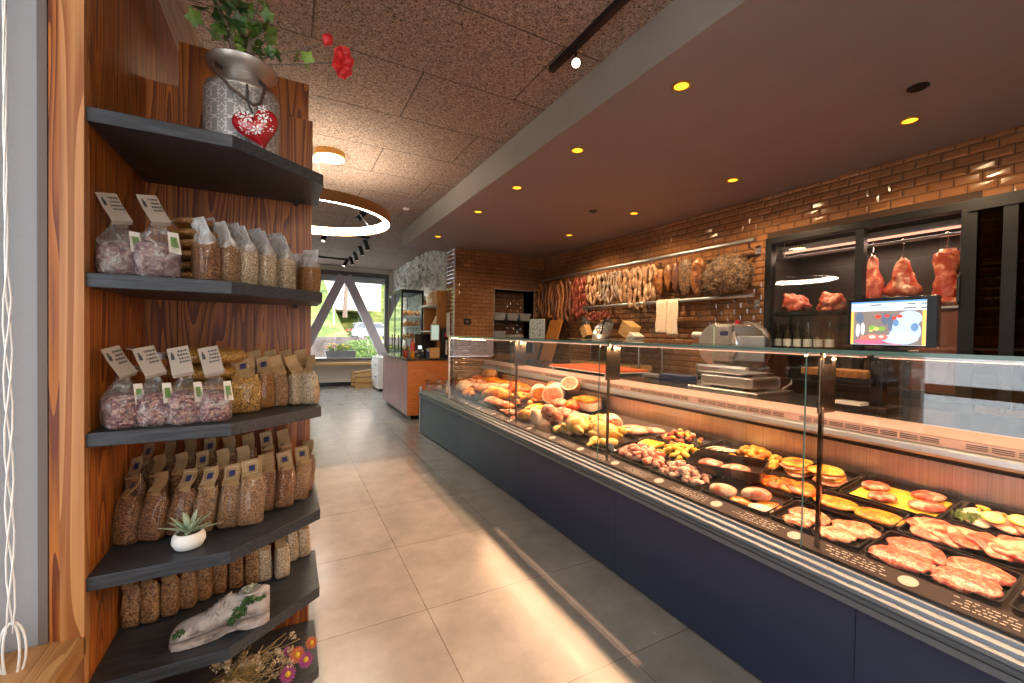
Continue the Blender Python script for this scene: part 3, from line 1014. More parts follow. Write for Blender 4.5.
B().lathe([(.02, -.06), (.10, -.05), (.16, -.01), (.175, .03), (.168, .03), (.15, -.005), (.09, -.042), (.0, -.05)], n=36, M=Mb, cap=False).build('bowl', 'steel', t, smooth=.9)
B().tube([(-.03, .02, .06), (-.05, -.05, .20), (-.06, -.12, .27)], [.012, .010, .012], 8).build('black_handle', 'black_plastic', t)
t = sc('paper_box', 'open wooden box of cut paper tilted on the riser shelf', 'box', (3.55, 3.80, RS))
Mt = Matrix.Rotation(.5, 4, 'X')
B().box((-.08, -.07, .05), (.08, .09, .21), Mt).build('wood_box', 'board_wood', t, bev=.004)
for i in range(6):
    B().box((-.09, -.16 - i * .004, .04 + .02 * i), (.07, -.075, .046 + .02 * i), Mt).build('paper_sheet', 'paper', t)
t = sc('knife_block', 'small wooden knife block beside the bowl on the shelf', 'knife block', (3.55, 4.50, RS))
Mt = Matrix.Rotation(-.5, 4, 'X')
B().box((-.05, -.05, .03), (.05, .06, .19), Mt).build('block', 'board_wood', t, bev=.006)
for i in range(3):
    B().box((-.035 + i * .028, -.01, .19), (-.02 + i * .028, .02, .27), Mt).build('knife_handle', 'print_dark', t, bev=.003)
t = sc('wooden_spatula', 'pale wooden spatula standing upright near the bowl', 'spatula', (3.66, 4.36, RS))
B().box((-.006, -.012, 0), (.006, .012, .13)).build('handle', 'board_wood', t, bev=.003)
B().box((-.005, -.04, .13), (.005, .04, .25)).build('blade', 'board_wood', t, bev=.004)
t = sc('leaning_board', 'orange-brown board with black edge leaning against the tiled wall', 'board', (3.50, 5.2, .9))
Mt = Matrix.Rotation(.30, 4, 'Y')
B().box((-.012, .12, 0), (.012, .45, .66), Mt).build('board', 'panel_wood', t, bev=.004)
B().box((-.02, .45, 0), (.02, .50, .70), Mt).build('black_edge', 'black_metal', t)
t = sc('paper_note', 'small white sheet of paper hanging on the tiles below dark sausages', 'note', (3.835, 4.95, 1.36))
B().box((0, -.09, 0), (.003, .09, .21), Matrix.Rotation(.08, 4, 'X')).build('sheet', 'paper', t)
B().tube([(.002, .0, .21), (.002, .0, .235)], .008, 6).build('clip', 'chrome', t)

# rails with brackets and hooks
def rail(label, y0, y1, x, z, r, nb):
    t = sc('hanging_rail', label, 'hanging rail', (x, y0, z))
    B().tube([(0, 0, 0), (0, y1 - y0, 0)], r, 14).build('rail_tube', 'alu', t, smooth=.6)
    for i in range(nb):
        yy = .05 + (y1 - y0 - .1) * i / (nb - 1)
        b_ = B().tube([(0, yy, 0), (0, yy, -.06), (.05, yy, -.075), (XW - x - .01, yy, -.075)], .009, 8)
        b_.box((XW - x - .012, yy - .025, -.11), (XW - x - .004, yy + .025, -.03))
        b_.build('bracket', 'chrome', t)
    return t
rail('upper steel rail with the hanging sausages and hams', 2.37, 5.98, 3.72, 2.19, .018, 4)
rail('lower steel rail below the hanging hams', 2.37, 4.85, 3.72, 1.69, .018, 3)

# niche shelf boards and grey trays
t = sc('niche_shelf', 'dark shelf board across the niche in the end wall', 'shelf', (NI[0], YE, 1.50))
B().box((.0, .03, 0), (NI[1] - NI[0], .32, .025)).build('shelf_board', 'black_metal', t)
def bin_(label, x, y, z, s=1, col='seat_grey', first={}):
    if 'b' not in first:
        q = sc('plastic_tub', label, 'tub', (x, y, z), 0, 'grey tubs in the wall niche')
        k = B()
        def rr_(w_, d_, h_):
            return [(-w_, -d_, h_), (w_, -d_, h_), (w_, d_, h_), (-w_, d_, h_)]
        k.rings([rr_(.085, .10, 0), rr_(.105, .12, .11), rr_(.10, .115, .11), rr_(.08, .095, .006)])
        k.build('tub_body', 'seat_grey', q)
        B().rings([rr_(.112, .127, .107), rr_(.112, .127, .118), rr_(.099, .114, .118), rr_(.099, .114, .107)], close=True, cap=False).build('tub_rim', 'plaster', q)
        first['b'] = q
        return q
    return dup(first['b'], label, loc=(x, y, z))
bin_('grey plastic tub at the left on the upper niche shelf', 3.06, YE + .15, 1.5255)
bin_('grey plastic tub in the middle of the upper niche shelf', 3.30, YE + .15, 1.5255)
bin_('grey plastic tub at the right on the upper niche shelf', 3.53, YE + .15, 1.5255)
bin_('grey plastic tub on the lower niche shelf', 3.06, YE + .15, 1.2255)
t = sc('niche_shelf', 'lower dark shelf board in the end wall niche', 'shelf', (NI[0], YE, 1.20))
B().box((.0, .03, 0), (NI[1] - NI[0], .32, .025)).build('shelf_board', 'black_metal', t)
t = sc('folded_cloth', 'small heap of grey cloth on the lower niche shelf', 'cloth', (3.40, YE + .13, 1.2255))
B().blob((0, 0, .03), (.16, .09, .04), .25, 12, 4, flat=-.025).build('cloth_fold', 'plaster', t, smooth=True)
t = sc('wall_socket', 'black square wall socket on the tiled end wall', 'socket', (2.47, YE - .009, 1.48))
B().box((-.06, -.008, -.045), (.06, 0, .045)).build('cover_plate', 'black_plastic', t, bev=.004)
B().box((-.022, -.0095, -.018), (.022, -.0075, .018))  .build('socket_insert', 'trim_brown', t, bev=.002)

# ================================================================== cold room window
t = sc('cold_room_front', 'black framed glazed cold room front set in the tiled wall', 'cold room', (XW, 0, 0))
f_ = .055
fr = B()
fr.box((-.03, FR[0], FR[3] - f_), (.05, FR[1], FR[3])).box((-.03, FR[0], FR[2]), (.05, FR[1], FR[2] + f_))
fr.box((-.03, FR[1] - f_, FR[2] + f_), (.05, FR[1], FR[3] - f_)).box((-.03, FR[0], FR[2] + f_), (.05, FR[0] + .075, FR[3] - f_))
fr.build('outer_frame', 'black_metal', t, bev=.004)
B().box((-.02, 1.60, FR[2] + f_), (.04, 1.655, FR[3] - f_)).build('mullion', 'black_metal', t, bev=.003)
B().box((.0, 1.655, FR[2] + f_), (.006, FR[1] - f_, FR[3] - f_)).build('glass_pane', 'glass', t)
B().box((.012, FR[0] + .075, FR[2] + f_), (.018, 1.60, FR[3] - f_)).build('glass_pane', 'glass', t)
B().box((-.045, .3, FR[3] - .075), (-.005, FR[0] + .04, FR[3])).build('slide_track', 'black_metal', t)
B().box((-.035, .83, .9), (-.012, .89, FR[3] - .075)).build('slide_stile', 'black_metal', t)
B().box((-.028, .3, .9), (-.022, FR[0] - .001, FR[3] - .075)).build('slide_glass', glass('tinted_glass', (.30, .28, .27)), t)
B().tube([(-.04, 1.07, 1.55), (-.055, 1.07, 1.56), (-.055, 1.07, 1.72), (-.04, 1.07, 1.73)], .007, 8).build('pull_handle', 'black_plastic', t)
MT['cold_dark'] = mat('cold_dark', (.03, .026, .022), rough=.35)
cr = B()
cr.box((XW + .75, .8, .8), (XW + .80, 2.5, 2.5)).box((XW + .12, .8, .8), (XW + .75, .85, 2.5)).box((XW + .12, 2.45, .8), (XW + .75, 2.5, 2.5))
cr.box((XW + .12, .85, 2.4), (XW + .75, 2.45, 2.5)).box((XW + .12, .85, .8), (XW + .75, 2.45, .9))
struct(cr.build('wall_cold_room', 'cold_dark'))
t = sc('cold_room_lamp', 'pinkish strip lamp along the top of the cold room', 'strip lamp', (4.25, 1.72, 2.13))
B().box((-.03, -.62, .0), (.03, .70, .05)).build('lamp_housing', 'alu_matte', t, bev=.004)
B().box((-.03, -.60, -.012), (.01, .68, .0)).build('lamp_tube', 'lamp_pink', t)
lamp('cold_room_glow', 'AREA', (4.20, 1.75, 2.10), 7, (1, .62, .45), (0, 0, 0), shape='RECTANGLE', size=.06, size_y=1.25)
t = sc('meat_rail', 'steel rail inside the cold room that carries the meat hooks', 'hanging rail', (4.15, 1.75, 2.06))
B().tube([(0, -.68, 0), (0, .68, 0)], .012, 10).build('rail_tube', 'alu', t, smooth=.6)
for y in (-.6, .6):
    B().tube([(0, y, 0), (0, y, .34)], .006, 6).build('hanger', 'alu', t)
MT['raw_meat'] = mat('raw_meat', (.36, .035, .022), (.50, .10, .055), (.74, .40, .26), scale=16, rough=.28, detail=4, lo=.36, hi=.66, bump=.4, dist=1.2)
def cut(label, y, z0, z1, r0, r1, seed, x=4.15):
    t = sc('hanging_beef', label, 'meat', (x, y, z0), 0, 'beef cuts hanging in the cold room')
    h = z1 - z0
    rr_ = []
    N = 28
    for i in range(26):
        u = i / 25
        k = (r0 * (1 - u) + r1 * u) * (.55 + .45 * math.sin(PI * min(1, u * 5 + .12) / 2) if u < .2 else 1) * (1 if u < .95 else .6)
        rr_.append([(k * math.cos(2 * PI * j / N) * (1 + .42 * noise.noise(Vector((1.3 * math.cos(2 * PI * j / N), 1.3 * math.sin(2 * PI * j / N), u * 4 + seed))) + .16 * noise.noise(Vector((4 * math.cos(2 * PI * j / N), 4 * math.sin(2 * PI * j / N), u * 11 + seed)))),
                     k * 1.15 * math.sin(2 * PI * j / N) * (1 + .42 * noise.noise(Vector((1.3 * math.cos(2 * PI * j / N), 1.3 * math.sin(2 * PI * j / N), u * 4 + seed + 9))) + .16 * noise.noise(Vector((4 * math.cos(2 * PI * j / N), 4 * math.sin(2 * PI * j / N), u * 11 + seed + 9)))), u * h) for j in range(N)])
    B().rings(rr_).build('meat_body', 'raw_meat', t, smooth=True)
    hz = 2.06 - z0
    B().tube([(0, 0, h - .04), (0, .012, h + .01), (0, 0, h + .03), (0, 0, hz - .01), (0, -.012, hz + .008), (0, 0, hz + .02), (0, .014, hz + .008)], .0035, 6).build('hook', 'chrome', t)
cut('tapering beef cut hanging left in the cold room', 1.66, 1.63, 1.98, .074, .022, 1)
cut('wide ragged beef cut hanging in the middle of the cold room', 1.47, 1.635, 1.93, .092, .026, 5)
cut('long red beef loin hanging at the right of the cold room', 1.225, 1.57, 1.96, .050, .060, 9)
t = sc('meat_stand', 'reddish brown tapered stand under the hanging loin', 'stand', (4.15, 1.21, .9))
B().rings([[(-.14, -.17, 0), (.14, -.17, 0), (.14, .17, 0), (-.14, .17, 0)], [(-.10, -.105, .63), (.10, -.105, .63), (.10, .105, .63), (-.10, .105, .63)]]).build('stand_body', mat('rust_brown', (.14, .035, .02), rough=.5), t, bev=.004)
B().box((-.12, -.12, .63), (.12, .12, .645)).build('stand_tray', 'alu_matte', t, bev=.002)
o = B().blob((0, 0, .03), (.09, .09, .035), .2, 14, 3, flat=-.028).build('beef_slice', 'raw_meat', loc=(4.15, 1.20, 1.5475), smooth=True)
tag(o, 'red meat piece on the tray of the tapered stand', 'meat')
t = sc('cold_room_shelf', 'dark shelf with bottles underneath at the left of the cold room', 'shelf', (4.15, 2.08, .9))
B().box((-.18, -.3, .615), (.18, .3, .64)).build('shelf_board', 'black_metal', t)
B().box((-.18, -.3, .25), (.18, .3, .27)).build('shelf_board', 'black_metal', t)
for y in (-.29, .27):
    B().box((-.17, y, 0), (-.15, y + .02, .615)).box((.15, y, 0), (.17, y + .02, .615)).build('upright', 'black_metal', t)
for (y, lab, sd) in ((2.22, 'red beef rib piece on the cold room shelf, left one', 2), (1.93, 'red beef piece on the cold room shelf, right one', 7)):
    o = B().blob((0, 0, .07), (.10, .13 if sd == 2 else .10, .085), .32, 10, sd, sub=4, flat=-.065, amp2=.14).build('beef_joint', 'raw_meat', loc=(4.13, y, 1.541), smooth=True)
    tag(o, lab, 'meat', 'beef joints on the cold room shelf')
q = sc('bottle', '', 'bottle', (4.05, 2.33, 1.1705), 0, 'bottles on the cold room shelf')
MT['bottle_glass'] = mat('bottle_glass', (.035, .03, .02), rough=.08, coat=.6)
B().lathe([(.03, 0), (.033, .01), (.033, .16), (.012, .22), (.012, .28)], n=16).build('bottle_body', 'bottle_glass', q, smooth=.8)
B().lathe([(.0335, .05), (.0335, .13)], n=16, cap=False).build('bottle_label', 'paper', q, smooth=.8)
for i in range(6):
    lab = ORD[i] + ' bottle from the left under the cold room meat shelf'
    if i == 0:
        q['label'] = lab
    else:
        dup(q, lab, loc=(4.05, 2.33 - i * .085, 1.1705))
o = B().lathe([(.03, 0), (.03, .002)]).build('x', 'alu')
bpy.data.objects.remove(o)

# ================================================================== cash desk and bread corner
t = sc('cash_desk', 'mauve and orange-brown cash desk with a dark top', 'desk', (0, 0, 0))
B().box((1.575, 6.22, .07), (1.60, 8.0, .885)).build('front_panel', 'mauve', t)
B().box((1.60, 6.20, .07), (2.235, 6.22, .885)).box((1.573, 6.20, .07), (1.60, 6.22, .885)).build('side_panel', 'orange_wood', t)
B().box((1.60, 6.22, .07), (2.24, 7.98, .885)).build('carcass', 'black_plastic', t)
B().box((1.64, 6.27, 0), (2.24, 7.95, .07)).build('plinth', 'black_plastic', t)
B().box((1.55, 6.18, .885), (2.24, 8.02, .915)).build('desk_top', 'granite', t, bev=.003)
DT = .9155
t = sc('till_screen', 'black touch screen till on the cash desk', 'till', (2.0, 6.75, DT))
B().box((-.1, -.08, 0), (.1, .10, .02)).box((-.03, .01, .02), (.03, .05, .16)).build('stand', 'black_plastic', t, bev=.004)
B().box((-.17, -.02, .10), (.17, .01, .36), Matrix.Rotation(-.2, 4, 'X')).build('screen_housing', 'black_plastic', t, bev=.006)
t = sc('customer_screen', 'small pale green lit screen on a pole beside the till', 'screen', (2.09, 6.55, DT))
B().lathe([(.06, 0), (.06, .015), (.012, .02), (.012, .28)], n=16).build('pole', 'black_plastic', t)
h_ = B().box((-.07, -.012, .26), (.07, .012, .52)).build('housing', 'alu_matte', t, bev=.004)
B().box((-.06, -.0135, .275), (.06, -.0118, .505)).build('screen_face', emis('screen_green', (.32, .42, .36), .8), h_)
t = sc('counter_device', 'tall black device with a round red badge at the cash desk end', 'machine', (2.26, 6.5, DT))
B().box((-.07, -.06, 0), (.09, .1, .46)).build('body', 'black_plastic', t, bev=.01)
B().tube([(.0, -.061, .36), (.0, -.068, .36)], .05, 24).build('red_badge', 'red', t, smooth=.6)
B().box((-.03, -.064, .04), (.03, -.06, .27)).build('white_front', 'white', t, bev=.001)
t = sc('card_terminal', 'small card payment terminal tilted on the cash desk', 'card terminal', (1.82, 6.42, DT))
B().box((-.03, -.02, .06), (.035, .02, .20), Matrix.Rotation(-.3, 4, 'X')).build('body', 'black_plastic', t, bev=.006)
B().box((-.024, -.0225, .13), (.029, -.0205, .185), Matrix.Rotation(-.3, 4, 'X')).build('display', 'screen_white', t)
B().box((-.05, -.05, 0), (.06, .08, .012)).box((-.01, .0, .012), (.015, .03, .075)).build('stand', 'black_plastic', t, bev=.003)
t = sc('sauce_bottle', 'red and yellow bottle standing on the cash desk', 'bottle', (1.72, 6.5, DT))
B().lathe([(.035, 0), (.037, .01), (.037, .10)], n=18).build('yellow_base', mat('honey', (.55, .22, .02), rough=.2), t, smooth=.7)
B().lathe([(.037, .10), (.037, .20), (.02, .24), (.012, .29)], n=18).build('red_body', 'red', t, smooth=.7)
t = sc('carton', 'plain brown cardboard box on the cash desk', 'box', (2.02, 6.38, DT))
B().box((-.075, -.05, 0), (.075, .05, .15)).build('box_body', 'board_wood', t, bev=.002)
B().box((-.075, -.052, .145), (.0, .052, .152)).box((.002, -.052, .145), (.075, .052, .152)).build('lid_flap', 'board_wood', t)
t = sc('jar', 'small jar with red lid on the cash desk', 'jar', (1.62, 6.55, DT))
B().lathe([(.032, 0), (.034, .01), (.034, .075)], n=18).build('jar_body', mat('jam', (.30, .04, .02), rough=.15), t, smooth=.7)
B().lathe([(.036, .075), (.036, .095)], n=18).build('lid', 'red', t, smooth=.7)
t = sc('pump_bottle', 'small white and blue pump bottle on the cash desk', 'bottle', (1.92, 6.36, DT))
B().lathe([(.024, 0), (.025, .01), (.025, .09), (.01, .10)], n=16).build('bottle_body', 'blue', t, smooth=.7)
B().tube([(0, 0, .10), (0, 0, .13), (-.03, 0, .13)], .005, 8).build('pump_head', 'white', t)

t = sc('bread_cabinet', 'tall black framed glass cabinet with bread shelves by the window', 'cabinet', (0, 0, 0))
BX0, BX1, BY0, BY1, BH = 1.905, 2.33, 8.04, 9.2, 2.05
for x in (BX0, BX1 - .03):
    for y in (BY0, BY1 - .03):
        B().box((x, y, 0), (x + .03, y + .03, BH)).build('corner_post', 'black_metal', t)
B().box((BX0, BY0, BH), (BX1, BY1, BH + .06)).build('top', 'black_metal', t)
B().box((BX0, BY0, 0), (BX1, BY1, .12)).build('base', 'black_metal', t)
B().box((BX1 - .02, BY0 + .03, .12), (BX1 - .01, BY1 - .03, BH)).build('back_panel', 'stone', t)
for (a, c) in ((BY0 + .03, 8.60), (8.63, BY1 - .03)):
    d_ = B().box((BX0 + .005, a, .12), (BX0 + .012, c, BH)).build('glass_door', glass('door_glass', (.86, .93, .95), 2.2), t)
    B().box((BX0 - .002, c - .03, .12), (BX0 + .016, c, BH)).build('door_stile', 'black_metal', d_)
    B().tube([(BX0 - .015, a + .08, .95), (BX0 - .015, a + .08, 1.25)], .01, 8).build('door_handle', 'black_metal', d_)
B().box((BX0 + .03, BY0 + .006, .12), (BX1 - .03, BY0 + .012, BH)).build('side_glass', 'glass', t)
MT['crust'] = mat('crust', (.30, .11, .025), (.58, .27, .08), (.72, .45, .2), scale=14, rough=.6, lo=.3, hi=.7)
MT['shelf_white'] = mat('shelf_white', (.6, .62, .64), rough=.35)
ZS = (.93, 1.18, 1.42, 1.62)
for z in ZS:
    B().box((BX0 + .04, BY0 + .03, z - .02), (BX1 - .03, BY1 - .04, z)).build('shelf_board', 'shelf_white', t)
q = None
nloaf = 0
for zi, z in enumerate(ZS):
    for k in range(4):
        lab = ('%s loaf from the left on the %s shelf of the glass bread cabinet' % (ORD[k], ['lowest', 'second lowest', 'second highest', 'highest'][zi]))
        x, y = BX0 + .09 + k * .085, BY0 + .16
        if q is None:
            q = B().blob((0, 0, .045), (.040, .11, .048), .12, 10, 3, sub=3, flat=-.04).build('bread_loaf', 'crust', loc=(x, y, z + .001), smooth=True)
            tag(q, lab, 'bread', 'loaves in the glass cabinet')
        else:
            dup(q, lab, loc=(x, y, z + .001), rot=(0, 0, rnd.uniform(-.3, .3)), scale=[rnd.uniform(.85, 1.05)] * 2 + [rnd.uniform(.8, 1.25)])
t = sc('bakery_shelf', 'wooden wall shelf with tall end panel beside the brick pillar', 'shelf', (0, 0, 0))
B().box((2.13, 6.58, .93), (2.335, 6.61, 1.98)).build('end_panel', 'panel_wood', t)
B().box((2.31, 6.61, .95), (2.335, 7.22, 1.98)).build('back_panel', 'panel_wood', t)
B().box((2.10, 7.20, .95), (2.31, 7.22, 1.85)).build('divider', 'panel_wood', t)
for z in (1.0, 1.33, 1.75):
    B().box((2.03, 6.61, z - .02), (2.31, 7.2, z)).build('shelf_board', 'shelf_white', t)
MT['kraft'] = mat('kraft', (.55, .38, .2), (.66, .48, .28), scale=18, rough=.7, bump=.5)
q = None
for k, (y, z, lab) in enumerate(((6.72, 1.75, 'paper bread bag nearest the end panel on the top bakery shelf'), (6.90, 1.75, 'middle paper bread bag on the top bakery shelf'),
                                 (7.08, 1.75, 'farthest paper bread bag on the top bakery shelf'), (6.74, 1.33, 'paper bread bag on the middle bakery shelf'))):
    if q is None:
        q = sc('bread_bag', lab, 'bread bag', (2.17, y, z + .001), 0, 'paper bread bags on the wooden shelf')
        rr_ = []
        for (zz, w_, d_) in ((0, .07, .05), (.03, .078, .058), (.12, .075, .055), (.18, .06, .03), (.21, .065, .006), (.24, .07, .004)):
            rr_.append([(w_ * math.copysign(abs(math.cos(a)) ** .6, math.cos(a)) * (1 + .06 * math.sin(5 * a + zz * 30)), d_ * math.copysign(abs(math.sin(a)) ** .6, math.sin(a)), zz) for a in [2 * PI * j / 20 for j in range(20)]])
        B().rings(rr_).build('bag_body', 'kraft', q, smooth=.9)
        B().box((-.03, -.0595, .05), (.03, -.0575, .11)).build('bag_label', 'paper', q)
    else:
        dup(q, lab, loc=(2.17, y, z + .001), rot=(0, 0, -PI / 2 + rnd.uniform(-.3, .3)))
o = B().box((2.262 - .022, 6.28, 1.25), (2.262 - .016, 6.44, 1.62)).build('notice_sheet', 'paper')
tag(o, 'white notice sheet taped to the side of the brick pillar', 'notice')
t = sc('bench_cabinet', 'white low cabinet with black handles beside the window', 'cabinet', (1.77, 9.5, 0))
B().box((0, 0, .05), (.32, .8, .74)).build('body', 'white', t, bev=.004)
B().box((.02, .02, 0), (.3, .78, .05)).build('plinth', 'black_plastic', t)
for z in (.16, .42):
    d_ = B().box((-.012, .02, z), (0, .78, z + .23)).build('drawer', 'white', t, bev=.002)
    B().tube([(-.03, .1, z + .15), (-.03, .25, z + .15)], .01, 8).build('handle', 'black_metal', d_)
t = sc('wooden_crate', 'low pale wooden crate on the floor below the window', 'crate', (1.70, 10.46, 0), .1)
for z in (.0, .13, .26):
    B().box((-.32, -.22, z), (.32, -.20, z + .07)).build('slat', 'board_wood', t)
    B().box((-.32, .20, z), (.32, .22, z + .07)).build('slat', 'board_wood', t)
for x in (-.3, .3):
    for y in (-.19, .19):
        B().box((x - .02, y - .012, 0), (x + .02, y + .012, .36)).build('corner_post', 'board_wood', t)
for k in range(5):
    B().box((-.32 + k * .13, -.2, .02), (-.22 + k * .13, .2, .035)).build('bottom_slat', 'board_wood', t)
B().tube([(-.34, -.23, .36), (.3, -.05, .43)], .02, 8).build('carrying_bar', 'board_wood', t)

# ================================================================== outside the windows
MT['grass'] = mat('grass', (.055, .11, .018), (.15, .21, .045), (.24, .29, .10), scale=.9, rough=.95, detail=6, lo=.35, hi=.65)
MT['leaf'] = mat('leaf', (.03, .07, .015), (.09, .14, .04), scale=4, rough=.6)
MT['leaf_bright'] = mat('leaf_bright', (.10, .19, .02), (.24, .32, .06), scale=4, rough=.6)
MT['bark'] = mat('bark', (.10, .08, .07), (.18, .15, .12), scale=12, rough=.9)
g = []
for i in range(170):
    y = YF + .2 + (i / 169) ** 1.6 * 80
    row = []
    for j in range(50):
        x = -30 + j * 80 / 49
        d = y - 24.6 - .12 * x - (13 if 3.6 < x < 11 else 0)
        z = -.05 + (0 if d < 0 else .9 + min(d, 70) * .34 + .5 * noise.noise(Vector((x * .15, y * .15, 0))))
        row.append((x, y, z))
    g.append(row)
struct(B().sheet(g).build('hill', 'grass', smooth=True))
struct(B().box((-40, YF + .42, -.3), (45, 23.2, -.02)).box((-.75, -30, -.3), (45, YB - .2, -.05)).build('road', 'road'))
struct(B().box((3.6, 25.2, -.3), (10.5, 38, .60)).build('parking_ledge', 'road'))
struct(B().box((-45, -30, -.3), (-.75, YF + .42, -.05)).build('terrace_ground', 'terrace_bounce'))  # unseen ground, made near-white to brighten the glass reflection and bounce light in
rw = B().prism([(-30, 20.2), (3.9, 24.268), (3.9, 24.768), (-30, 20.7)], -.1, 1.0)
tag(rw.build('retaining_wall', 'concrete'), 'grey stone retaining wall below the grass slope outside', 'wall', kind='structure')
def leaves(b_, c, r, n, s, seed, stalk=None):
    q = random.Random(seed)
    for i in range(n):
        d = Vector((q.gauss(0, 1), q.gauss(0, 1), q.gauss(0, 1))).normalized() * (q.random() ** .4)
        p = Vector((c[0] + d.x * r[0], c[1] + d.y * r[1], c[2] + d.z * r[2]))
        u = Vector((q.gauss(0, 1), q.gauss(0, 1), q.gauss(0, 1))).normalized()
        v = u.orthogonal().normalized()
        L = s * q.uniform(.6, 1.3)
        b_.quad(p - u * L, p + v * L * .55, p + u * L, p - v * L * .55)
    return b_
def tree(label, x, y, z, h, r, n, s, seed, m):
    t = sc('tree', label, 'tree', (x, y, z), 0, 'trees on the slope outside')
    tr_ = B().tube([(0, 0, 0), (.08, 0, h * .4), (-.1, 0, h * .75)], [.16, .12, .05], 8)
    for k in range(5):
        a = k * 1.3
        tr_.tube([(0, 0, h * (.4 + .07 * k)), (math.cos(a) * r * .7, math.sin(a) * r * .7, h * (.62 + .07 * k))], [.06, .02], 6)
    tr_.build('trunk', 'bark', t)
    leaves(B(), (0, 0, h * .78), (r, r, h * .38), n, s, seed).build('foliage', m, t)
tree('bare-trunked pale tree in the middle of the window view', 3.4, 30, 2.2, 5.5, 1.2, 260, .16, 1, 'leaf')
tree('leafy tree at the left of the window view', 0.4, 36, 4.0, 6, 2.4, 1500, .25, 2, 'leaf')
tree('dark leafy tree high at the right of the window view', 8.5, 44, 7.0, 8, 3.0, 1800, .3, 3, 'leaf')
tree('bright leafy tree high on the hill behind the houses', 4.6, 60, 12.5, 9, 4.0, 2200, .35, 4, 'leaf_bright')
tree('broad bright tree on the hill top at the left', -5.0, 54, 10.5, 9, 4.0, 2200, .35, 5, 'leaf_bright')
t = sc('hedge_bush', 'bright green bush growing beside the window outside', 'bush', (2.35, 14.6, 0))
leaves(B(), (0, 0, .45), (1.05, .7, .62), 2600, .06, 6).build('foliage', 'leaf_bright', t)
B().tube([(0, 0, 0), (.1, 0, .5)], [.04, .02], 6).tube([(0, 0, 0), (-.4, 0, .5)], [.04, .02], 6).tube([(0, 0, 0), (.5, 0, .5)], [.04, .02], 6).build('stem', 'bark', t)
t = sc('planter', 'dark flower box with yellow and red flowers outside the window', 'planter', (1.22, 11.6, 0))
B().rings([[(-.33, -.1, .62), (.33, -.1, .62), (.33, .1, .62), (-.33, .1, .62)], [(-.37, -.12, .80), (.37, -.12, .80), (.37, .12, .80), (-.37, .12, .80)]]).build('box', 'frame_grey', t)
B().box((-.3, -.08, 0), (-.26, .08, .62)).box((.26, -.08, 0), (.3, .08, .62)).build('stand', 'frame_grey', t)
leaves(B(), (0, 0, .88), (.36, .12, .10), 420, .03, 8).build('foliage', 'leaf_bright', t)
leaves(B(), (-.05, -.02, .93), (.34, .12, .08), 60, .03, 9).build('yellow_flowers', mat('petal_yellow', (.75, .5, .03), rough=.5), t)
leaves(B(), (-.2, -.03, .93), (.16, .1, .07), 28, .03, 10).build('red_flowers', 'red', t)
t = sc('parked_car', 'pale silver car parked at the end of the retaining wall', 'car', (6.15, 35.0, .60), .12)
MT['car_paint'] = mat('car_paint', (.28, .31, .36), rough=.25, metal=.3, coat=.6)
MT['car_glass'] = mat('car_glass', (.06, .08, .1), rough=.05, coat=.5)
side = [(-1.9, .35), (-1.95, .75), (-1.75, .95), (-1.45, 1.38), (.35, 1.42), (1.0, .95), (1.85, .82), (1.98, .5), (1.9, .35)]
B().prism(side, -.82, .82, 'y').build('body', 'car_paint', t, bev=.08)
B().prism([(-1.62, .97), (-1.38, 1.32), (.28, 1.35), (.82, .97)], -.84, .84, 'y').build('side_windows', 'car_glass', t, bev=.02)
B().box((-1.80, -.7, .98), (-1.50, .7, 1.28)).build('rear_window', 'car_glass', t, bev=.04)
for x in (-1.2, 1.25):
    for y in (-.8, .64):
        wl_ = B().tube([(x, y, .33), (x, y + .17, .33)], .33, 24).build('wheel', 'black_plastic', t, smooth=.6)
        B().tube([(x, y - .01, .33), (x, y + .18, .33)], .2, 16).build('hub_cap', 'alu', wl_, smooth=.6)
for y in (-.75, .6):
    B().box((-1.97, y, .68), (-1.85, y + .16, .9)).build('tail_light', 'red', t, bev=.02)
def house(label, x, y, z, w_, d_, h_, seed):
    t = sc('house', label, 'house', (x, y, z), .1)
    B().box((-w_ / 2, -d_ / 2, -3), (w_ / 2, d_ / 2, h_)).build('walls', 'white', t)
    B().rings([[(-w_ / 2 - .4, -d_ / 2 - .4, h_), (w_ / 2 + .4, -d_ / 2 - .4, h_), (w_ / 2 + .4, d_ / 2 + .4, h_), (-w_ / 2 - .4, d_ / 2 + .4, h_)],
               [(-w_ / 2 - .4, -.1, h_ + 2), (w_ / 2 + .4, -.1, h_ + 2), (w_ / 2 + .4, .1, h_ + 2), (-w_ / 2 - .4, .1, h_ + 2)]]).build('roof', 'frame_grey', t)
    for i in range(3):
        for j in range(2):
            xx = -w_ / 2 + w_ * (i + .5) / 3
            f = B().box((xx - .5, -d_ / 2 - .05, j * 2.4 + .6), (xx + .5, -d_ / 2 + .05, j * 2.4 + 1.9)).build('window', 'car_glass', t)
house('white house with dark roof on the slope at the left', 3.4, 43, 6.2, 8, 6, 4.6, 1)
house('pale house higher up behind the trees', 13.5, 62, 12, 9, 7, 5, 2)
for (x, y, z, lab) in ((2.5, 27.5, 1.9, 'thin lamp post at the left of the window view'), (6.2, 33, 3.4, 'thin lamp post at the right of the window view')):
    t = sc('lamp_post', lab, 'lamp post', (x, y, z), 0, 'lamp posts outside')
    B().tube([(0, 0, -.5), (0, 0, 6)], [.06, .04], 8).build('post', 'alu_matte', t)
    B().box((-.4, -.08, 5.95), (.1, .08, 6.05)).build('lamp_head', 'alu_matte', t)
t = sc('terrace_fence', 'brown wooden fence outside the side window', 'fence', (-2.2, .4, -.05))
for y in (-3, -1.5, 0, 1.5, 3):
    B().box((-.05, y - .06, 0), (.05, y + .06, 1.25)).build('post', 'oak', t)
for z in (.45, .85, 1.22):
    B().box((.05, -3.2, z), (.09, 3.2, z + .1)).build('rail', 'oak', t)
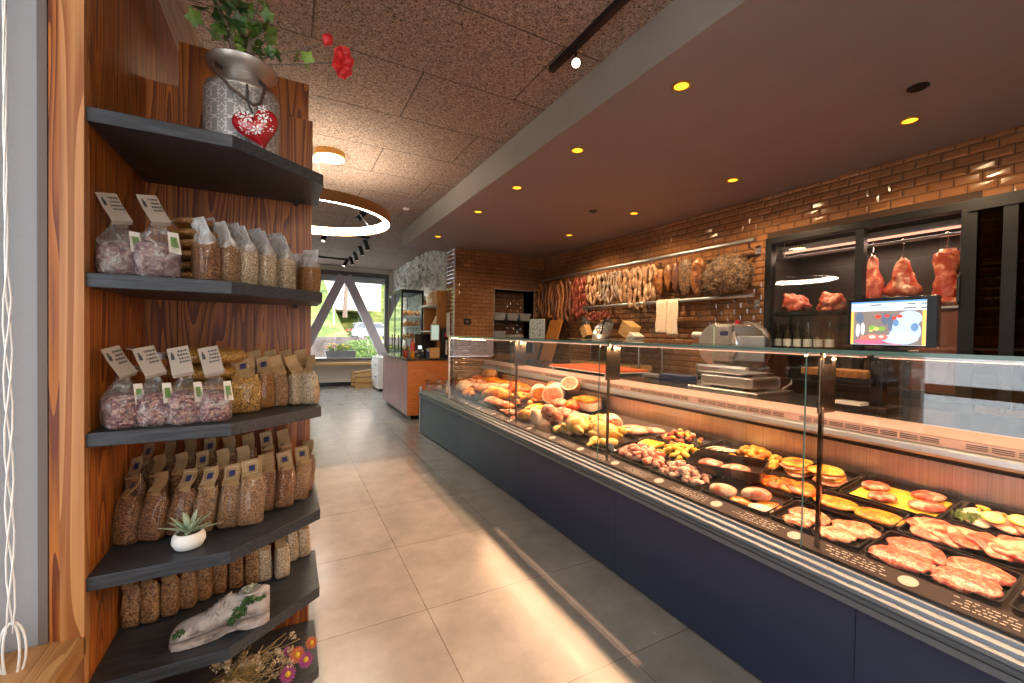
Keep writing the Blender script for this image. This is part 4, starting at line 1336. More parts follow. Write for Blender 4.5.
# ================================================================== shelving tower
sh = thing('shelving_unit', 'larch wood corner shelving unit with six dark cut-corner shelves', 'shelving', (0, 0, 0))
SX0, SXC, SX1, SY0, SYC, SYB = -.3995, -.125, .10, 1.30, 1.48, 1.74
TOPS = [1.794, 1.4225, 1.058, .727, .475, .212]
for i, z in enumerate(TOPS):
    B().prism([(SX0, SY0 - .004), (SXC, SY0 - .004), (SX1, SYC), (SX1, SYB), (SX0, SYB)], z - .032, z).build('shelf_board', 'laminate', sh, bev=.0015)
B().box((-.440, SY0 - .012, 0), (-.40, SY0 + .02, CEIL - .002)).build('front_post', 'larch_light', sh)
B().box((-.459, SY0 - .006, 0), (-.4402, SY0 + .02, CEIL - .002)).build('post_trim', 'larch', sh)
for k, (a, c) in enumerate(((SY0 + .0205, 1.47), (1.472, 1.60), (1.602, 1.76))):
    B().box((-.42, a, 0), (-.40, c, CEIL - .002)).build('side_board', 'larch', sh)
B().box((-.42, 1.762, 0), (-.40, 2.36, CEIL - .002)).build('side_board', 'larch', sh)
B().box((-.40, SYB + .012, 0), (-.318, SYB + .030, 2.09)).build('back_board', 'larch', sh)
B().box((-.316, SYB + .012, 0), (-.10, SYB + .030, 2.235)).build('back_board', 'larch', sh)
B().box((-.098, SYB + .012, 0), (.066, SYB + .030, 2.205)).build('back_board', 'larch', sh)
B().box((-.39, SYB + .0302, 0), (.06, SYB + .042, 2.08)).build('backing_board', 'larch', sh)
B().box((.006, SYB + .0005, 0), (.080, SYB + .0115, 2.07)).build('edge_board', 'larch', sh)
B().box((.066, SYB + .012, 0), (.080, SYB + .3, 2.07)).build('end_board', 'larch', sh)
B().box((-.352, 1.36, 2.30), (-.288, 2.02, 2.335)).build('top_batten', 'batten', sh)
for z in TOPS[:3]:
    B().box((.02, SYB - .05, z - .042), (.035, SYB, z - .032)).build('shelf_bracket', 'black_metal', sh)

# ---- bags
def sring(w_, d_, z, ox=0, oy=0, e=.55, n=20, jag=0, seed=0):
    out = []
    for j in range(n):
        a = 2 * PI * j / n
        c, s = math.cos(a), math.sin(a)
        k = 1 + jag * noise.noise(Vector((c * 1.6, s * 1.6, z * 22 + seed))) * 2
        out.append((ox + k * w_ * math.copysign(abs(c) ** e, c), oy + k * d_ * math.copysign(abs(s) ** e, s), z))
    return out

def card(parent, m, w_, prof, yaw=0, th=.0012, name='header_card', off=(0, 0, 0), roll=(0, 0)):
    """curved paper header following the (y, z) profile"""
    M = Matrix.Translation(off) @ Matrix.Rotation(yaw, 4, 'Z') @ Matrix.Translation((0, 0, roll[1])) @ Matrix.Rotation(roll[0], 4, 'Y') @ Matrix.Translation((0, 0, -roll[1]))
    rr_ = []
    for i, (y, z) in enumerate(prof):
        a = prof[max(i - 1, 0)]
        c = prof[min(i + 1, len(prof) - 1)]
        t = Vector((0, c[0] - a[0], c[1] - a[1])).normalized()
        nn = Vector((0, t.z, -t.y)) * th
        p = Vector((0, y, z))
        rr_.append([M @ (p + Vector((-w_ / 2, 0, 0))), M @ (p + Vector((w_ / 2, 0, 0))), M @ (p + nn + Vector((w_ / 2, 0, 0))), M @ (p + nn + Vector((-w_ / 2, 0, 0)))])
    o = B().rings(rr_).build(name, m, parent)
    return o, M

def on_card(prof, M, marks, parent, m, name='card_print'):
    """marks: (x0, x1, s0, s1) with s along the profile 0..1, on the front (-y) side"""
    L = [0]
    for a, c in zip(prof, prof[1:]):
        L.append(L[-1] + math.hypot(c[0] - a[0], c[1] - a[1]))
    def at(x, s):
        d = s * L[-1]
        for i in range(len(prof) - 1):
            if d <= L[i + 1] + 1e-9:
                f = (d - L[i]) / (L[i + 1] - L[i])
                y = prof[i][0] + f * (prof[i + 1][0] - prof[i][0])
                z = prof[i][1] + f * (prof[i + 1][1] - prof[i][1])
                t = Vector((0, prof[i + 1][0] - prof[i][0], prof[i + 1][1] - prof[i][1])).normalized()
                n_ = Vector((0, -t.z, t.y)) * .0006
                return M @ (Vector((x, y, z)) + n_)
    b_ = B()
    for x0, x1, s0, s1 in marks:
        b_.quad(at(x0, s0), at(x1, s0), at(x1, s1), at(x0, s1))
    return b_.build(name, m, parent)

def text_marks(seed, x0, x1, s0, s1, lines):
    q = random.Random(seed)
    out = []
    for i in range(lines):
        s = s1 - (s1 - s0) * (i + .8) / lines
        x = x0 + q.uniform(0, .2) * (x1 - x0)
        while x < x1 - .002:
            L = q.uniform(.0015, .005)
            out.append((x, min(x + L, x1), s, s + (s1 - s0) / lines * .5))
            x += L + .0012
    return out

MT['tag_paper_shaded'] = mat('tag_paper_shaded', (.34, .28, .23), rough=.7)  # brownish tag paper, darkened to carry the shadow on the tilted cards
MT['film'] = film('film', amount=.06)
MT['film_white'] = film('film_white', (.85, .85, .85), .38)
MT['mauve_mix'] = mat('mauve_mix', (.05, .010, .022), (.19, .065, .085), (.42, .26, .22), scale=170, vor=True, rough=.3, lo=.05, hi=.95, bump=.8)
MT['mauve_dark'] = mat('mauve_dark', (.04, .018, .026), (.15, .075, .09), (.38, .30, .28), scale=60, rough=.22, lo=.3, hi=.7, bump=.8, dist=1)
MT['kraft_dark'] = mat('kraft_dark', (.30, .17, .07), (.40, .25, .12), scale=18, rough=.7, bump=.3)
MT['cream'] = mat('cream', (.52, .42, .28), rough=.7)
def seed(n_, a, b_, c, s=400):
    MT[n_] = mat(n_, a, b_, c, scale=s, vor=True, rough=.28, lo=.05, hi=.95, bump=.7, coat=.35)
seed('seed_pale', (.16, .09, .045), (.42, .30, .18), (.62, .52, .38))
seed('seed_brown', (.035, .011, .004), (.155, .062, .024), (.34, .17, .075))
seed('seed_gold', (.09, .035, .006), (.32, .15, .022), (.50, .29, .065), 320)
seed('seed_spice', (.10, .035, .008), (.24, .10, .022), (.36, .17, .045), 420)
seed('seed_tan', (.075, .032, .014), (.22, .11, .048), (.40, .24, .12), 430)
seed('pasta_brown', (.10, .035, .010), (.26, .12, .042), (.42, .23, .10), 260)

KPROF = [(-.012, .118), (-.016, .126), (-.010, .134), (.004, .146), (.012, .160), (.014, .178)]
WPROF = [(-.012, .150), (-.018, .158), (-.010, .172), (.004, .195), (.016, .225)]

def clear_bag(fill_mat, label, loc, rz, group, w_=.046, fill=.105, cardyaw=.35):
    t = thing('gift_bag', label, 'bag', loc, rz, group)
    sd = len(bpy.data.objects)
    B().rings([sring(w_ * .82, .030, .001, jag=.03, seed=sd), sring(w_ * .98, .036, .008, jag=.05, seed=sd), sring(w_ * 1.0, .038, fill * .5, jag=.07, seed=sd),
               sring(w_ * .97, .036, fill * .9, jag=.07, seed=sd), sring(w_ * .7, .026, fill * 1.03, jag=.1, seed=sd), sring(w_ * .2, .01, fill * 1.07, seed=sd)]).build('bag_contents', fill_mat, t, smooth=True)
    B().rings([sring(w_ * .88, .033, .0003, jag=.02), sring(w_ * 1.04, .040, .008, jag=.05, seed=sd + 1), sring(w_ * 1.05, .042, fill * .6, jag=.07, seed=sd + 1), sring(w_ * 1.0, .038, fill * 1.02, jag=.10, seed=sd + 1),
               sring(w_ * .62, .026, fill + .022, jag=.2, seed=sd + 1), sring(w_ * .36, .012, fill + .042, jag=.15, seed=sd + 1), sring(w_ * .38, .008, fill + .056, e=.9), sring(w_ * .5, .004, fill + .068, e=.9)], cap=False).build('clear_wrapper', 'film', t, smooth=True)
    dzp = fill - .105
    pf = [(y, z + dzp) for y, z in WPROF]
    c_, M = card(t, 'tag_paper_shaded', .044, pf, cardyaw, off=(-.002, -.004, 0), roll=(-.22, .155 + dzp))
    on_card(pf, M, text_marks(sd, -.005, .02, .45, .92, 4) + [(-.017, -.010, .62, .78), (-.016, -.012, .78, .86)], c_, 'print_dark')
    lp = B().quad((w_ * .35, -.0395, fill * .75), (w_ * .95, -.034, fill * .72), (w_ * .80, -.026, fill + .03), (w_ * .3, -.030, fill + .03)).build('side_label', 'paper', t)
    B().quad((w_ * .45, -.0400, fill * .92), (w_ * .82, -.0355, fill * .90), (w_ * .72, -.0300, fill + .018), (w_ * .42, -.0330, fill + .018)).build('label_emblem', mat('label_green', (.10, .22, .05), rough=.5) if 'label_green' not in MT else MT['label_green'], lp)
    return t

def header_bag(fill_mat, label, loc, rz, group, emblem=True, yaw=.0, w_=.034, d_=.026, h=.118):
    """clear bag of grain with a folded brown paper header"""
    t = thing('grain_bag', label, 'bag', loc, rz, group)
    sd = len(bpy.data.objects)
    B().rings([sring(w_ * .8, d_ * .75, .0005, jag=.05, seed=sd), sring(w_ * .98, d_, .008, jag=.06, seed=sd), sring(w_ * 1.0, d_ * 1.08, h * .4, jag=.08, seed=sd), sring(w_ * .98, d_, h * .7, jag=.08, seed=sd),
               sring(w_ * .92, d_ * .7, h * .9, jag=.08, seed=sd), sring(w_ * .8, d_ * .25, h * 1.02, oy=-.006), sring(w_ * .78, .002, h * 1.1, oy=-.008)]).build('bag_body', fill_mat, t, smooth=True)
    pf = [(y, z - .118 + h) for y, z in KPROF]
    c_, M = card(t, 'kraft_dark', w_ * 1.5, pf, yaw - .35, roll=(-.25, h * 1.05))
    if emblem:
        on_card(pf, M, [(-.008, .008, .50, .76)], c_, 'print_blue', 'card_emblem')
        on_card(pf, M, [(-.016, -.0145, .36, .9), (.0145, .016, .36, .9), (-.016, .016, .36, .385), (-.016, .016, .88, .905)], c_, 'cream', 'card_border')
    return t

def pinch_bag(fill_mat, label, loc, rz, group, w_=.025, d_=.036, h=.115, lean=-.022):
    """narrow clear bag with a pinched flat top, edge towards the room"""
    t = thing('seed_bag', label, 'bag', loc, rz, group)
    sd = len(bpy.data.objects)
    B().rings([sring(w_ * .85, d_ * .85, .0005, jag=.04, seed=sd), sring(w_, d_, .008, jag=.05, seed=sd), sring(w_ * 1.05, d_, h * .5, jag=.07, seed=sd), sring(w_ * 1.0, d_ * .95, h * .8, jag=.08, seed=sd),
               sring(w_ * .7, d_ * .9, h * .95, jag=.1, seed=sd), sring(w_ * .2, d_ * .8, h * 1.02, ox=-.002)]).build('bag_body', fill_mat, t, smooth=True)
    B().rings([sring(w_ * .98, d_ * .98, h * .82), sring(w_ * .62, d_ * .98, h * 1.0, ox=-.002), sring(w_ * .12, d_ * 1.0, h * 1.14, ox=lean * .4), sring(w_ * .08, d_ * .95, h * 1.42, ox=lean)], cap=False).build('clear_top', 'film_white', t, smooth=True)
    return t

def flat_bag(fill_mat, label, loc, rz, group, r=(.085, .08, .022), tail=True):
    t = thing('flat_bag', label, 'bag', loc, rz, group)
    B().blob((0, 0, r[2] * .95), r, .10, 14, len(bpy.data.objects) % 17, flat=-r[2] * .8).build('bag_body', fill_mat, t, smooth=True)
    if tail:
        B().rings([[(-r[0] * .9, -.05, r[2] * 1.2), (-r[0] * .9, .05, r[2] * 1.2), (-r[0] * .9, .05, r[2] * .6), (-r[0] * .9, -.05, r[2] * .6)],
                   [(-r[0] * 1.3, -.035, r[2] * 1.25), (-r[0] * 1.3, .035, r[2] * 1.25), (-r[0] * 1.3, .035, r[2] * 1.15), (-r[0] * 1.3, -.035, r[2] * 1.15)],
                   [(-r[0] * 1.75, -.025, r[2] * 1.75), (-r[0] * 1.75, .025, r[2] * 1.75), (-r[0] * 1.75, .025, r[2] * 1.68), (-r[0] * 1.75, -.025, r[2] * 1.68)]]).build('bag_tail', 'film_white', t)
    return t

E_ = .0006
# second shelf from the top
z = TOPS[1] + E_
g_ = 'clear gift bags on the second shelf'
clear_bag('mauve_dark', 'clear bag of dark mix with tilted paper tag, at the post on the second shelf', (-.362, 1.365, z), .45, g_, w_=.042, fill=.08)
clear_bag('mauve_dark', 'wide clear bag of dark mix beside the stack of flat brown bags', (-.284, 1.352, z), .35, g_, w_=.044, fill=.085)
zz = z
for i in range(6):
    flat_bag('seed_spice', 'flat brown bag, %s in the stack on the second shelf' % ['lowest', 'second lowest', 'third from below', 'third from top', 'second from top', 'topmost'][i],
             (-.215 + .006 * (i % 2), 1.44, zz), .2 - .13 * i, 'stacked flat brown bags', (.062, .07, .016), tail=(i > 3))
    zz += .029
fr_ = [(-.19, 1.352, 'seed_brown'), (-.148, 1.377, 'seed_tan'), (-.106, 1.408, 'seed_pale'), (-.060, 1.445, 'seed_pale'), (-.010, 1.487, 'seed_pale')]
for i, (x, y, m_) in enumerate(fr_):
    lab = ['narrow reddish seed bag standing first beside the stacked flat bags', 'narrow tan seed bag, second in the front row of the second shelf', 'pale seed bag in the middle of the front row, second shelf',
           'pale seed bag, fourth in the front row of the second shelf', 'pale seed bag at the right end of the pale front row, second shelf'][i]
    pinch_bag(m_, lab, (x, y + .02, z), .62, 'narrow seed bags on the second shelf')
for i, (x, y, m_) in enumerate([(-.185, 1.50, 'seed_spice'), (-.13, 1.53, 'seed_tan'), (-.075, 1.57, 'seed_pale'), (-.02, 1.61, 'seed_gold')]):
    pinch_bag(m_, '%s seed bag from the left in the back row of the second shelf' % ORD[i], (x, y, z), .62, 'back row seed bags on the second shelf', h=.135)
pinch_bag('seed_spice', 'orange-brown spice bag near the right end of the second shelf', (.026, 1.60, z), .9, 'spice bags at the shelf end', w_=.026, d_=.03, h=.095, lean=.006)
pinch_bag('seed_spice', 'orange-brown spice bag at the very right end of the second shelf', (.065, 1.545, z), .9, 'spice bags at the shelf end', w_=.026, d_=.03, h=.10, lean=.006)

# third shelf
z = TOPS[2] + E_
g_ = 'clear bags of mauve mix on the third shelf'
for i, (x, lab) in enumerate(((-.350, 'clear bag of mauve mix leaning on the post side, third shelf'), (-.292, 'clear bag of mauve mix, second from the post on the third shelf'),
                              (-.230, 'clear bag of mauve mix, third from the post on the third shelf'), (-.166, 'clear bag of mauve mix next to the golden grain bags'))):
    clear_bag('mauve_mix', lab, (x, 1.352 + .004 * (i % 2), z), [.5, .35, .4, .35][i], g_, w_=.036, fill=.075, cardyaw=[.5, .2, -.3, -.2][i])
zz = z
for i in range(4):
    flat_bag('seed_gold', 'flat bag of golden grain, %s in the stack on the third shelf' % ['lowest', 'second lowest', 'second from top', 'topmost'][i], (-.225 + .008 * i, 1.49, zz), .1 - .06 * i, 'stacked golden grain bags', (.10, .08, .026))
    zz += .047
for i, (x, y, m_, lab, s) in enumerate([(-.106, 1.456, 'seed_gold', 'squat golden grain bag next to the clear mauve bags', 1.15), (-.056, 1.52, 'seed_spice', 'second header bag from the left in the front row, third shelf', 1),
                                     (-.020, 1.535, 'seed_tan', 'third header bag in the front row, third shelf', 1), (.028, 1.55, 'seed_pale', 'pale grain bag, second from the right end of the third shelf', 1),
                                     (.070, 1.54, 'seed_pale', 'pale grain bag with gold header at the right end, third shelf', 1)]):
    header_bag(m_, lab, (x, y, z), [.1, .2, .5, .7, -.5][i], 'header bags on the third shelf', emblem=i < 2, w_=.036 * s if i == 0 else .025, d_=.028 if i == 0 else .024, h=.10)
for i in range(5):
    header_bag('seed_brown', '%s brown bag from the left in the shaded back row, third shelf' % ORD[i], (-.13 + i * .045, 1.585 + .012 * i, z), .1, 'back row bags on the third shelf', emblem=False, w_=.026, h=.115)

# fourth shelf
z = TOPS[3] + E_
P4 = [(-.372, 1.462, 'seed_brown', 'brown grain bag standing at the post side, front row of the fourth shelf'), (-.318, 1.462, 'seed_brown', 'brown grain bag, second from the post in the fourth shelf front row'),
      (-.262, 1.468, 'seed_brown', 'brown grain bag directly behind the succulent pot'), (-.205, 1.462, 'seed_tan', 'grain bag with pale header just right behind the succulent'),
      (-.150, 1.462, 'seed_tan', 'grain bag leaning with pale header, fifth in the fourth shelf front row'), (-.095, 1.455, 'seed_tan', 'large tan grain bag with blue emblem at the shelf corner'),
      (-.060, 1.545, 'seed_brown', 'brown bag tucked behind the large tan bag'), (-.008, 1.55, 'seed_brown', 'reddish brown grain bag near the right end, front row of fourth shelf'),
      (.036, 1.60, 'seed_tan', 'sunlit tan bag leaning to the right on the fourth shelf'), (.062, 1.68, 'seed_brown', 'brown bag at the far right end of the fourth shelf')]
for i, (x, y, m_, lab) in enumerate(P4):
    t = header_bag(m_, lab, (x, y, z), [-.55, -.3, -.25, -.1, .1, .2, .2, .3, .35, -.2][i], 'front row grain bags on the fourth shelf', emblem=(i not in (1, 6, 9)), w_=.029 if i != 5 else .036, h=.115 if i != 5 else .125)
    t.rotation_euler = (-.10, [.0, .06, .12, .1, .12, .1, .1, .12, .2, .06][i], t.rotation_euler[2])
for r_i, (y, n_, x0) in enumerate(((1.545, 6, -.372), (1.63, 8, -.365))):
    for i in range(n_):
        header_bag('seed_brown', '%s brown bag from the left in the %s row of the fourth shelf' % (ORD[i], ['second', 'third'][r_i]), (x0 + i * .052, y + max(0, i - 4) * .012, z), -.25 + i * .07,
                   'rear rows of grain bags on the fourth shelf', emblem=(i % 3 == 0), w_=.024, d_=.022, h=.145 + .02 * r_i)
t = thing('potted_succulent', 'small white pot with pale green pointed succulent', 'potted plant', (-.222, 1.365, z))
B().lathe([(.018, 0), (.030, .004), (.037, .018), (.036, .032), (.030, .042), (.027, .042), (.028, .034)], n=32).build('pot', 'white', t, smooth=.8)
B().lathe([(.027, .038), (.0, .041)], n=20, cap=False).build('soil', mat('soil', (.05, .035, .02), (.14, .1, .05), scale=120, rough=.9), t)
lf = B()
MT['succulent'] = mat('succulent', (.22, .34, .20), (.50, .58, .44), scale=6, rough=.45)
q = random.Random(5)
for i in range(17):
    a = i * 2.4
    el = .30 + 1.0 * (i / 17)
    L = .080 - .018 * (i / 17)
    d = Vector((math.cos(a) * math.cos(el), math.sin(a) * math.cos(el), math.sin(el)))
    s = d.cross(Vector((0, 0, 1))).normalized()
    up = s.cross(d)
    rr_ = []
    for u, wd in ((0, .0055), (.3, .0075), (.65, .0055), (.9, .002), (1, .0004)):
        p = Vector((0, 0, .040)) + d * L * u + Vector((0, 0, -.012 * u * u))
        rr_.append([p - s * wd, p - up * wd * .45, p + s * wd, p + up * wd * .12])
    lf.rings(rr_)
lf.build('leaves', 'succulent', t, smooth=.7)

# fifth shelf
z = TOPS[4] + E_
P5 = [(-.372, 1.515), (-.332, 1.515), (-.290, 1.525), (-.252, 1.545), (-.217, 1.57), (-.180, 1.59), (-.135, 1.60), (-.092, 1.60)]
for i, (x, y) in enumerate(P5):
    header_bag('pasta_brown', '%s bag of brown flakes from the left behind the plaster shoe' % ORD[i], (x, y, z), -.1, 'bags of flakes on the fifth shelf', emblem=False, w_=.021, d_=.02, h=.105)
for i, (x, y, lab) in enumerate(((-.060, 1.605, 'pale flake bag just behind the heel of the shoe'), (-.008, 1.60, 'pale flake bag right of the shoe heel'), (.020, 1.70, 'pale flake bag in the back at the right of the fifth shelf'),
                                 (.060, 1.715, 'pale flake bag at the right end of the fifth shelf'))):
    header_bag('seed_pale', lab, (x, y, z), .25, 'pale flake bags on the fifth shelf', emblem=i == 0, w_=.022, d_=.022, h=.10)

# plaster shoe planter: sole along +x (heel right), drawn from cross-sections
t = thing('shoe_planter', 'old white plaster-like lace-up shoe used as a planter', 'shoe', (-.262, 1.372, z + .001), .06)
MT['plaster_shoe'] = mat('plaster_shoe', (.10, .075, .065), (.33, .28, .26), (.44, .39, .37), scale=34, rough=.7, bump=.9, lo=.28, hi=.62, detail=5, dist=.6)
LS = .225
secs = [(0, .016, .020, .004), (.03, .031, .034, 0), (.10, .037, .046, 0), (.22, .039, .053, 0), (.36, .036, .060, .0), (.46, .033, .078, .002), (.56, .032, .094, .004),
        (.66, .032, .088, .006), (.76, .032, .086, .006), (.86, .032, .092, .006), (.94, .028, .096, .006), (1.0, .016, .090, .010)]
rr_ = []
for u, hw, top, bot in secs:
    ring = []
    for j in range(24):
        a = 2 * PI * j / 24
        c, s = math.cos(a), math.sin(a)
        y = hw * math.copysign(abs(c) ** .75, c) * (1 if s < 0 else (1 - .38 * s))
        zc = (top + bot + .012) / 2
        zz = zc + (top - .012 - bot) / 2 * math.copysign(abs(s) ** .8, s)
        ring.append((u * LS, y + .006 * math.sin(u * 3) * (0 if s > 0 else 1), zz))
    rr_.append(ring)
B().rings(rr_).build('upper', 'plaster_shoe', t, smooth=True)
sl = []
for u, hw, top, bot in secs:
    hh = .014 if u < .66 else .020
    hw2 = hw + .004
    b0 = .0 if u < .52 or u > .68 else .008
    sl.append([(u * LS, -hw2, b0), (u * LS, hw2, b0), (u * LS, hw2, hh), (u * LS, -hw2, hh)])
B().rings(sl).build('sole', 'plaster_shoe', t, bev=.002)
B().lathe([(.026, .0), (.028, .004), (.024, .006), (.020, -.012)], c=(.79 * LS, 0, .088), n=20, cap=False).build('collar', 'plaster_shoe', t, smooth=True)
lc = B()
for k in range(5):
    x, zt = (.30 + .055 * k) * LS, .056 + .0085 * k
    lc.tube([(x, -.022, zt - .010), (x + .008, -.006, zt + .002), (x + .016, .012, zt + .003), (x + .018, .024, zt - .006)], .0024, 6)
    lc.tube([(x + .014, -.022, zt - .008), (x + .008, .0, zt + .004), (x, .022, zt - .008)], .0022, 6)
lc.tube([(.50 * LS, -.01, .094), (.48 * LS, -.030, .088), (.44 * LS, -.036, .075), (.47 * LS, -.036, .064)], .0022, 6)
lc.build('laces', 'plaster_shoe', t, smooth=True)
MT['moss'] = mat('moss', (.02, .06, .012), (.05, .12, .03), scale=30, rough=.9)
for c_, r_, n_, sd_ in (((.105 * LS, -.030, .036), (.016, .005, .014), 70, 3), ((.68 * LS, -.034, .055), (.020, .004, .016), 90, 4), ((.78 * LS, -.030, .078), (.024, .008, .012), 90, 5),
                        ((.9 * LS, -.024, .074), (.012, .006, .006), 40, 6), ((.60 * LS, -.034, .035), (.008, .003, .012), 30, 7)):
    leaves(B(), c_, r_, n_, .0055, sd_).build('green_moss', 'moss', t)
lc = leaves(B(), (.79 * LS, 0, .095), (.022, .02, .008), 80, .006, 11)
lc.build('grey_lichen', mat('lichen', (.25, .27, .2), (.45, .45, .36), scale=60, rough=.9), t)

# dried flowers on the lowest shelf
z = TOPS[5] + E_
t = thing('dried_bouquet', 'bunch of dried straw-coloured grasses lying on the lowest shelf', 'dried flowers', (-.06, 1.50, z))
st = B()
q = random.Random(9)
for i in range(46):
    a = q.uniform(-.5, .35) + (PI if i % 3 else 0) * 0
    L = q.uniform(.08, .20)
    p0 = Vector((q.uniform(-.14, -.08), q.uniform(-.05, .04), q.uniform(.004, .03)))
    p1 = p0 + Vector((L * .5 * math.cos(a), L * .5 * math.sin(a), q.uniform(.01, .05)))
    p2 = p0 + Vector((L * math.cos(a) + q.uniform(-.02, .02), L * math.sin(a), q.uniform(.02, .09)))
    st.tube([p0, p1, p2], .0014, 4)
st.build('stems', mat('straw', (.30, .19, .06), (.48, .34, .14), scale=20, rough=.8), t)
hd = B()
for i in range(48):
    c = (q.uniform(-.13, .09), q.uniform(-.06, .05), q.uniform(.03, .085))
    leaves(hd, c, (.013, .013, .011), 20, .0055, 20 + i)
hd.build('dry_heads', mat('dry_head', (.40, .29, .16), (.62, .52, .38), scale=30, rough=.9), t)
def strawflower(label, x, y, zz, r, c1, first=[None]):
    t = thing('strawflower', label, 'dried flower', (x, y, zz), 0, 'dried flower heads')
    b_ = B()
    for ring_, (n_, rr, up) in enumerate(((16, r, .15), (14, r * .8, .5), (12, r * .58, .9))):
        for k in range(n_):
            a = 2 * PI * (k + .5 * ring_) / n_
            d = Vector((math.cos(a) * math.cos(up), math.sin(a) * math.cos(up), math.sin(up)))
            s = Vector((-math.sin(a), math.cos(a), 0)) * r * .17
            p = d * rr
            b_.quad((0, 0, 0), p * .6 - s, p, p * .6 + s)
    M = Matrix.Rotation(-.9, 4, 'X')
    t.rotation_euler = (.9, 0, .2)
    b_.build('petals', c1, t)
    B().lathe([(r * .34, r * .30), (r * .25, r * .42), (0, r * .45)], n=14, cap=False).build('flower_centre', 'flower_yellow', t, smooth=True)
    B().tube([(0, 0, 0), (0, .004, -.02), (-.01, .03, -.04)], .0016, 5).build('stalk', 'bark', t)
MT['flower_yellow'] = mat('flower_yellow', (.65, .38, .02), rough=.7)
pm = mat('petal_magenta', (.24, .03, .16), (.38, .08, .22), scale=60, rough=.7)
pr_ = mat('petal_rust', (.45, .09, .03), (.6, .2, .08), scale=60, rough=.7)
strawflower('magenta dried flower with yellow centre, left one', .010, 1.43, z + .045, .026, pm)
strawflower('magenta dried flower with yellow centre, right one', .060, 1.455, z + .055, .025, pm)
strawflower('orange-red dried flower between the magenta ones', .036, 1.465, z + .072, .025, pr_)
strawflower('small orange dried flower at the far right of the bunch', .078, 1.49, z + .080, .020, pr_)
strawflower('dark red dried flower half hidden behind the orange one', .012, 1.49, z + .075, .016, pm)

# ------------------------------------------------------------------ milk can and flowers on top
z = TOPS[0] + E_
t = thing('milk_can', 'embossed tin milk can standing on the top shelf', 'milk can', (-.124, 1.56, z))
m, nt, b = base_mat('embossed_tin')
b.inputs['Metallic'].default_value = .6
b.inputs['Roughness'].default_value = .38
tc = _n(nt, 'ShaderNodeTexCoord')
mp = _n(nt, 'ShaderNodeMapping')
gr_ = _n(nt, 'ShaderNodeTexGradient', gradient_type='RADIAL')
sx = _n(nt, 'ShaderNodeSeparateXYZ')
nt.links.new(tc.outputs['Object'], gr_.inputs[0])
nt.links.new(tc.outputs['Object'], sx.inputs[0])
cx = _n(nt, 'ShaderNodeCombineXYZ')
m1 = _n(nt, 'ShaderNodeMath', operation='MULTIPLY')
m1.inputs[1].default_value = 14.0
nt.links.new(gr_.outputs['Fac'], m1.inputs[0])
m2 = _n(nt, 'ShaderNodeMath', operation='MULTIPLY')
m2.inputs[1].default_value = 22.0
nt.links.new(sx.outputs[2], m2.inputs[0])
nt.links.new(m1.outputs[0], cx.inputs[0])
nt.links.new(m2.outputs[0], cx.inputs[1])
fr__ = _n(nt, 'ShaderNodeVectorMath', operation='FRACTION')
nt.links.new(cx.outputs[0], fr__.inputs[0])
sb = _n(nt, 'ShaderNodeVectorMath', operation='SUBTRACT')
sb.inputs[1].default_value = (.5, .5, 0)
nt.links.new(fr__.outputs[0], sb.inputs[0])
gq = _n(nt, 'ShaderNodeTexGradient', gradient_type='RADIAL')
nt.links.new(sb.outputs[0], gq.inputs[0])
m3 = _n(nt, 'ShaderNodeMath', operation='MULTIPLY')
m3.inputs[1].default_value = 6.2832 * 6
nt.links.new(gq.outputs['Fac'], m3.inputs[0])
cs = _n(nt, 'ShaderNodeMath', operation='COSINE')
nt.links.new(m3.outputs[0], cs.inputs[0])
ln = _n(nt, 'ShaderNodeVectorMath', operation='LENGTH')
nt.links.new(sb.outputs[0], ln.inputs[0])
m4 = _n(nt, 'ShaderNodeMath', operation='MULTIPLY_ADD')
m4.inputs[1].default_value = .14
m4.inputs[2].default_value = .34
nt.links.new(cs.outputs[0], m4.inputs[0])
m5 = _n(nt, 'ShaderNodeMath', operation='SUBTRACT')
nt.links.new(ln.outputs['Value'], m5.inputs[0])
nt.links.new(m4.outputs[0], m5.inputs[1])
m6 = _n(nt, 'ShaderNodeMath', operation='ABSOLUTE')
nt.links.new(m5.outputs[0], m6.inputs[0])
nt.links.new(ramp(nt, m6.outputs[0], [(.0, (.75, .75, .74)), (.05, (.80, .80, .79)), (.10, (.40, .40, .40))]), b.inputs['Base Color'])
MT['tin'] = m
MT['tin_plain'] = mat('tin_plain', (.40, .38, .36), (.52, .49, .46), scale=8, rough=.4, metal=.85)
CH = .034
B().lathe([(.096, 0), (.100, .004), (.100, .175 + CH), (.098, .180 + CH)], n=48).build('can_body', 'tin', t, smooth=.7)
B().lathe([(.098, .180), (.099, .186), (.095, .196), (.080, .207), (.068, .213), (.062, .222), (.060, .240)], c=(0, 0, CH), n=48, cap=False).build('can_shoulder', 'tin_plain', t, smooth=.8)
B().lathe([(.060, .238), (.066, .243), (.084, .254), (.093, .265), (.095, .272), (.091, .273), (.080, .262), (.058, .248), (.055, .22)], c=(0, 0, CH), n=48, cap=False).build('can_mouth', 'tin_plain', t, smooth=.8)
MT['cord_brown'] = mat('cord_brown', (.05, .028, .02), (.09, .05, .035), scale=200, rough=.6)
B().tube([(-.050, -.040, .275), (-.066, -.075, .268), (-.062, -.105, .235), (-.020, -.118, .185), (.035, -.122, .150), (.052, -.118, .160), (.060, -.095, .205), (.062, -.060, .240), (.045, -.038, .262)], .0042, 8).build('carrying_handle', 'cord_brown', t, smooth=True)
t = thing('heart_ornament', 'red glossy heart ornament with white blossom pattern hanging on the can', 'ornament', (-.078, 1.425, z + .082))
hb = B()
N, K = 40, 7
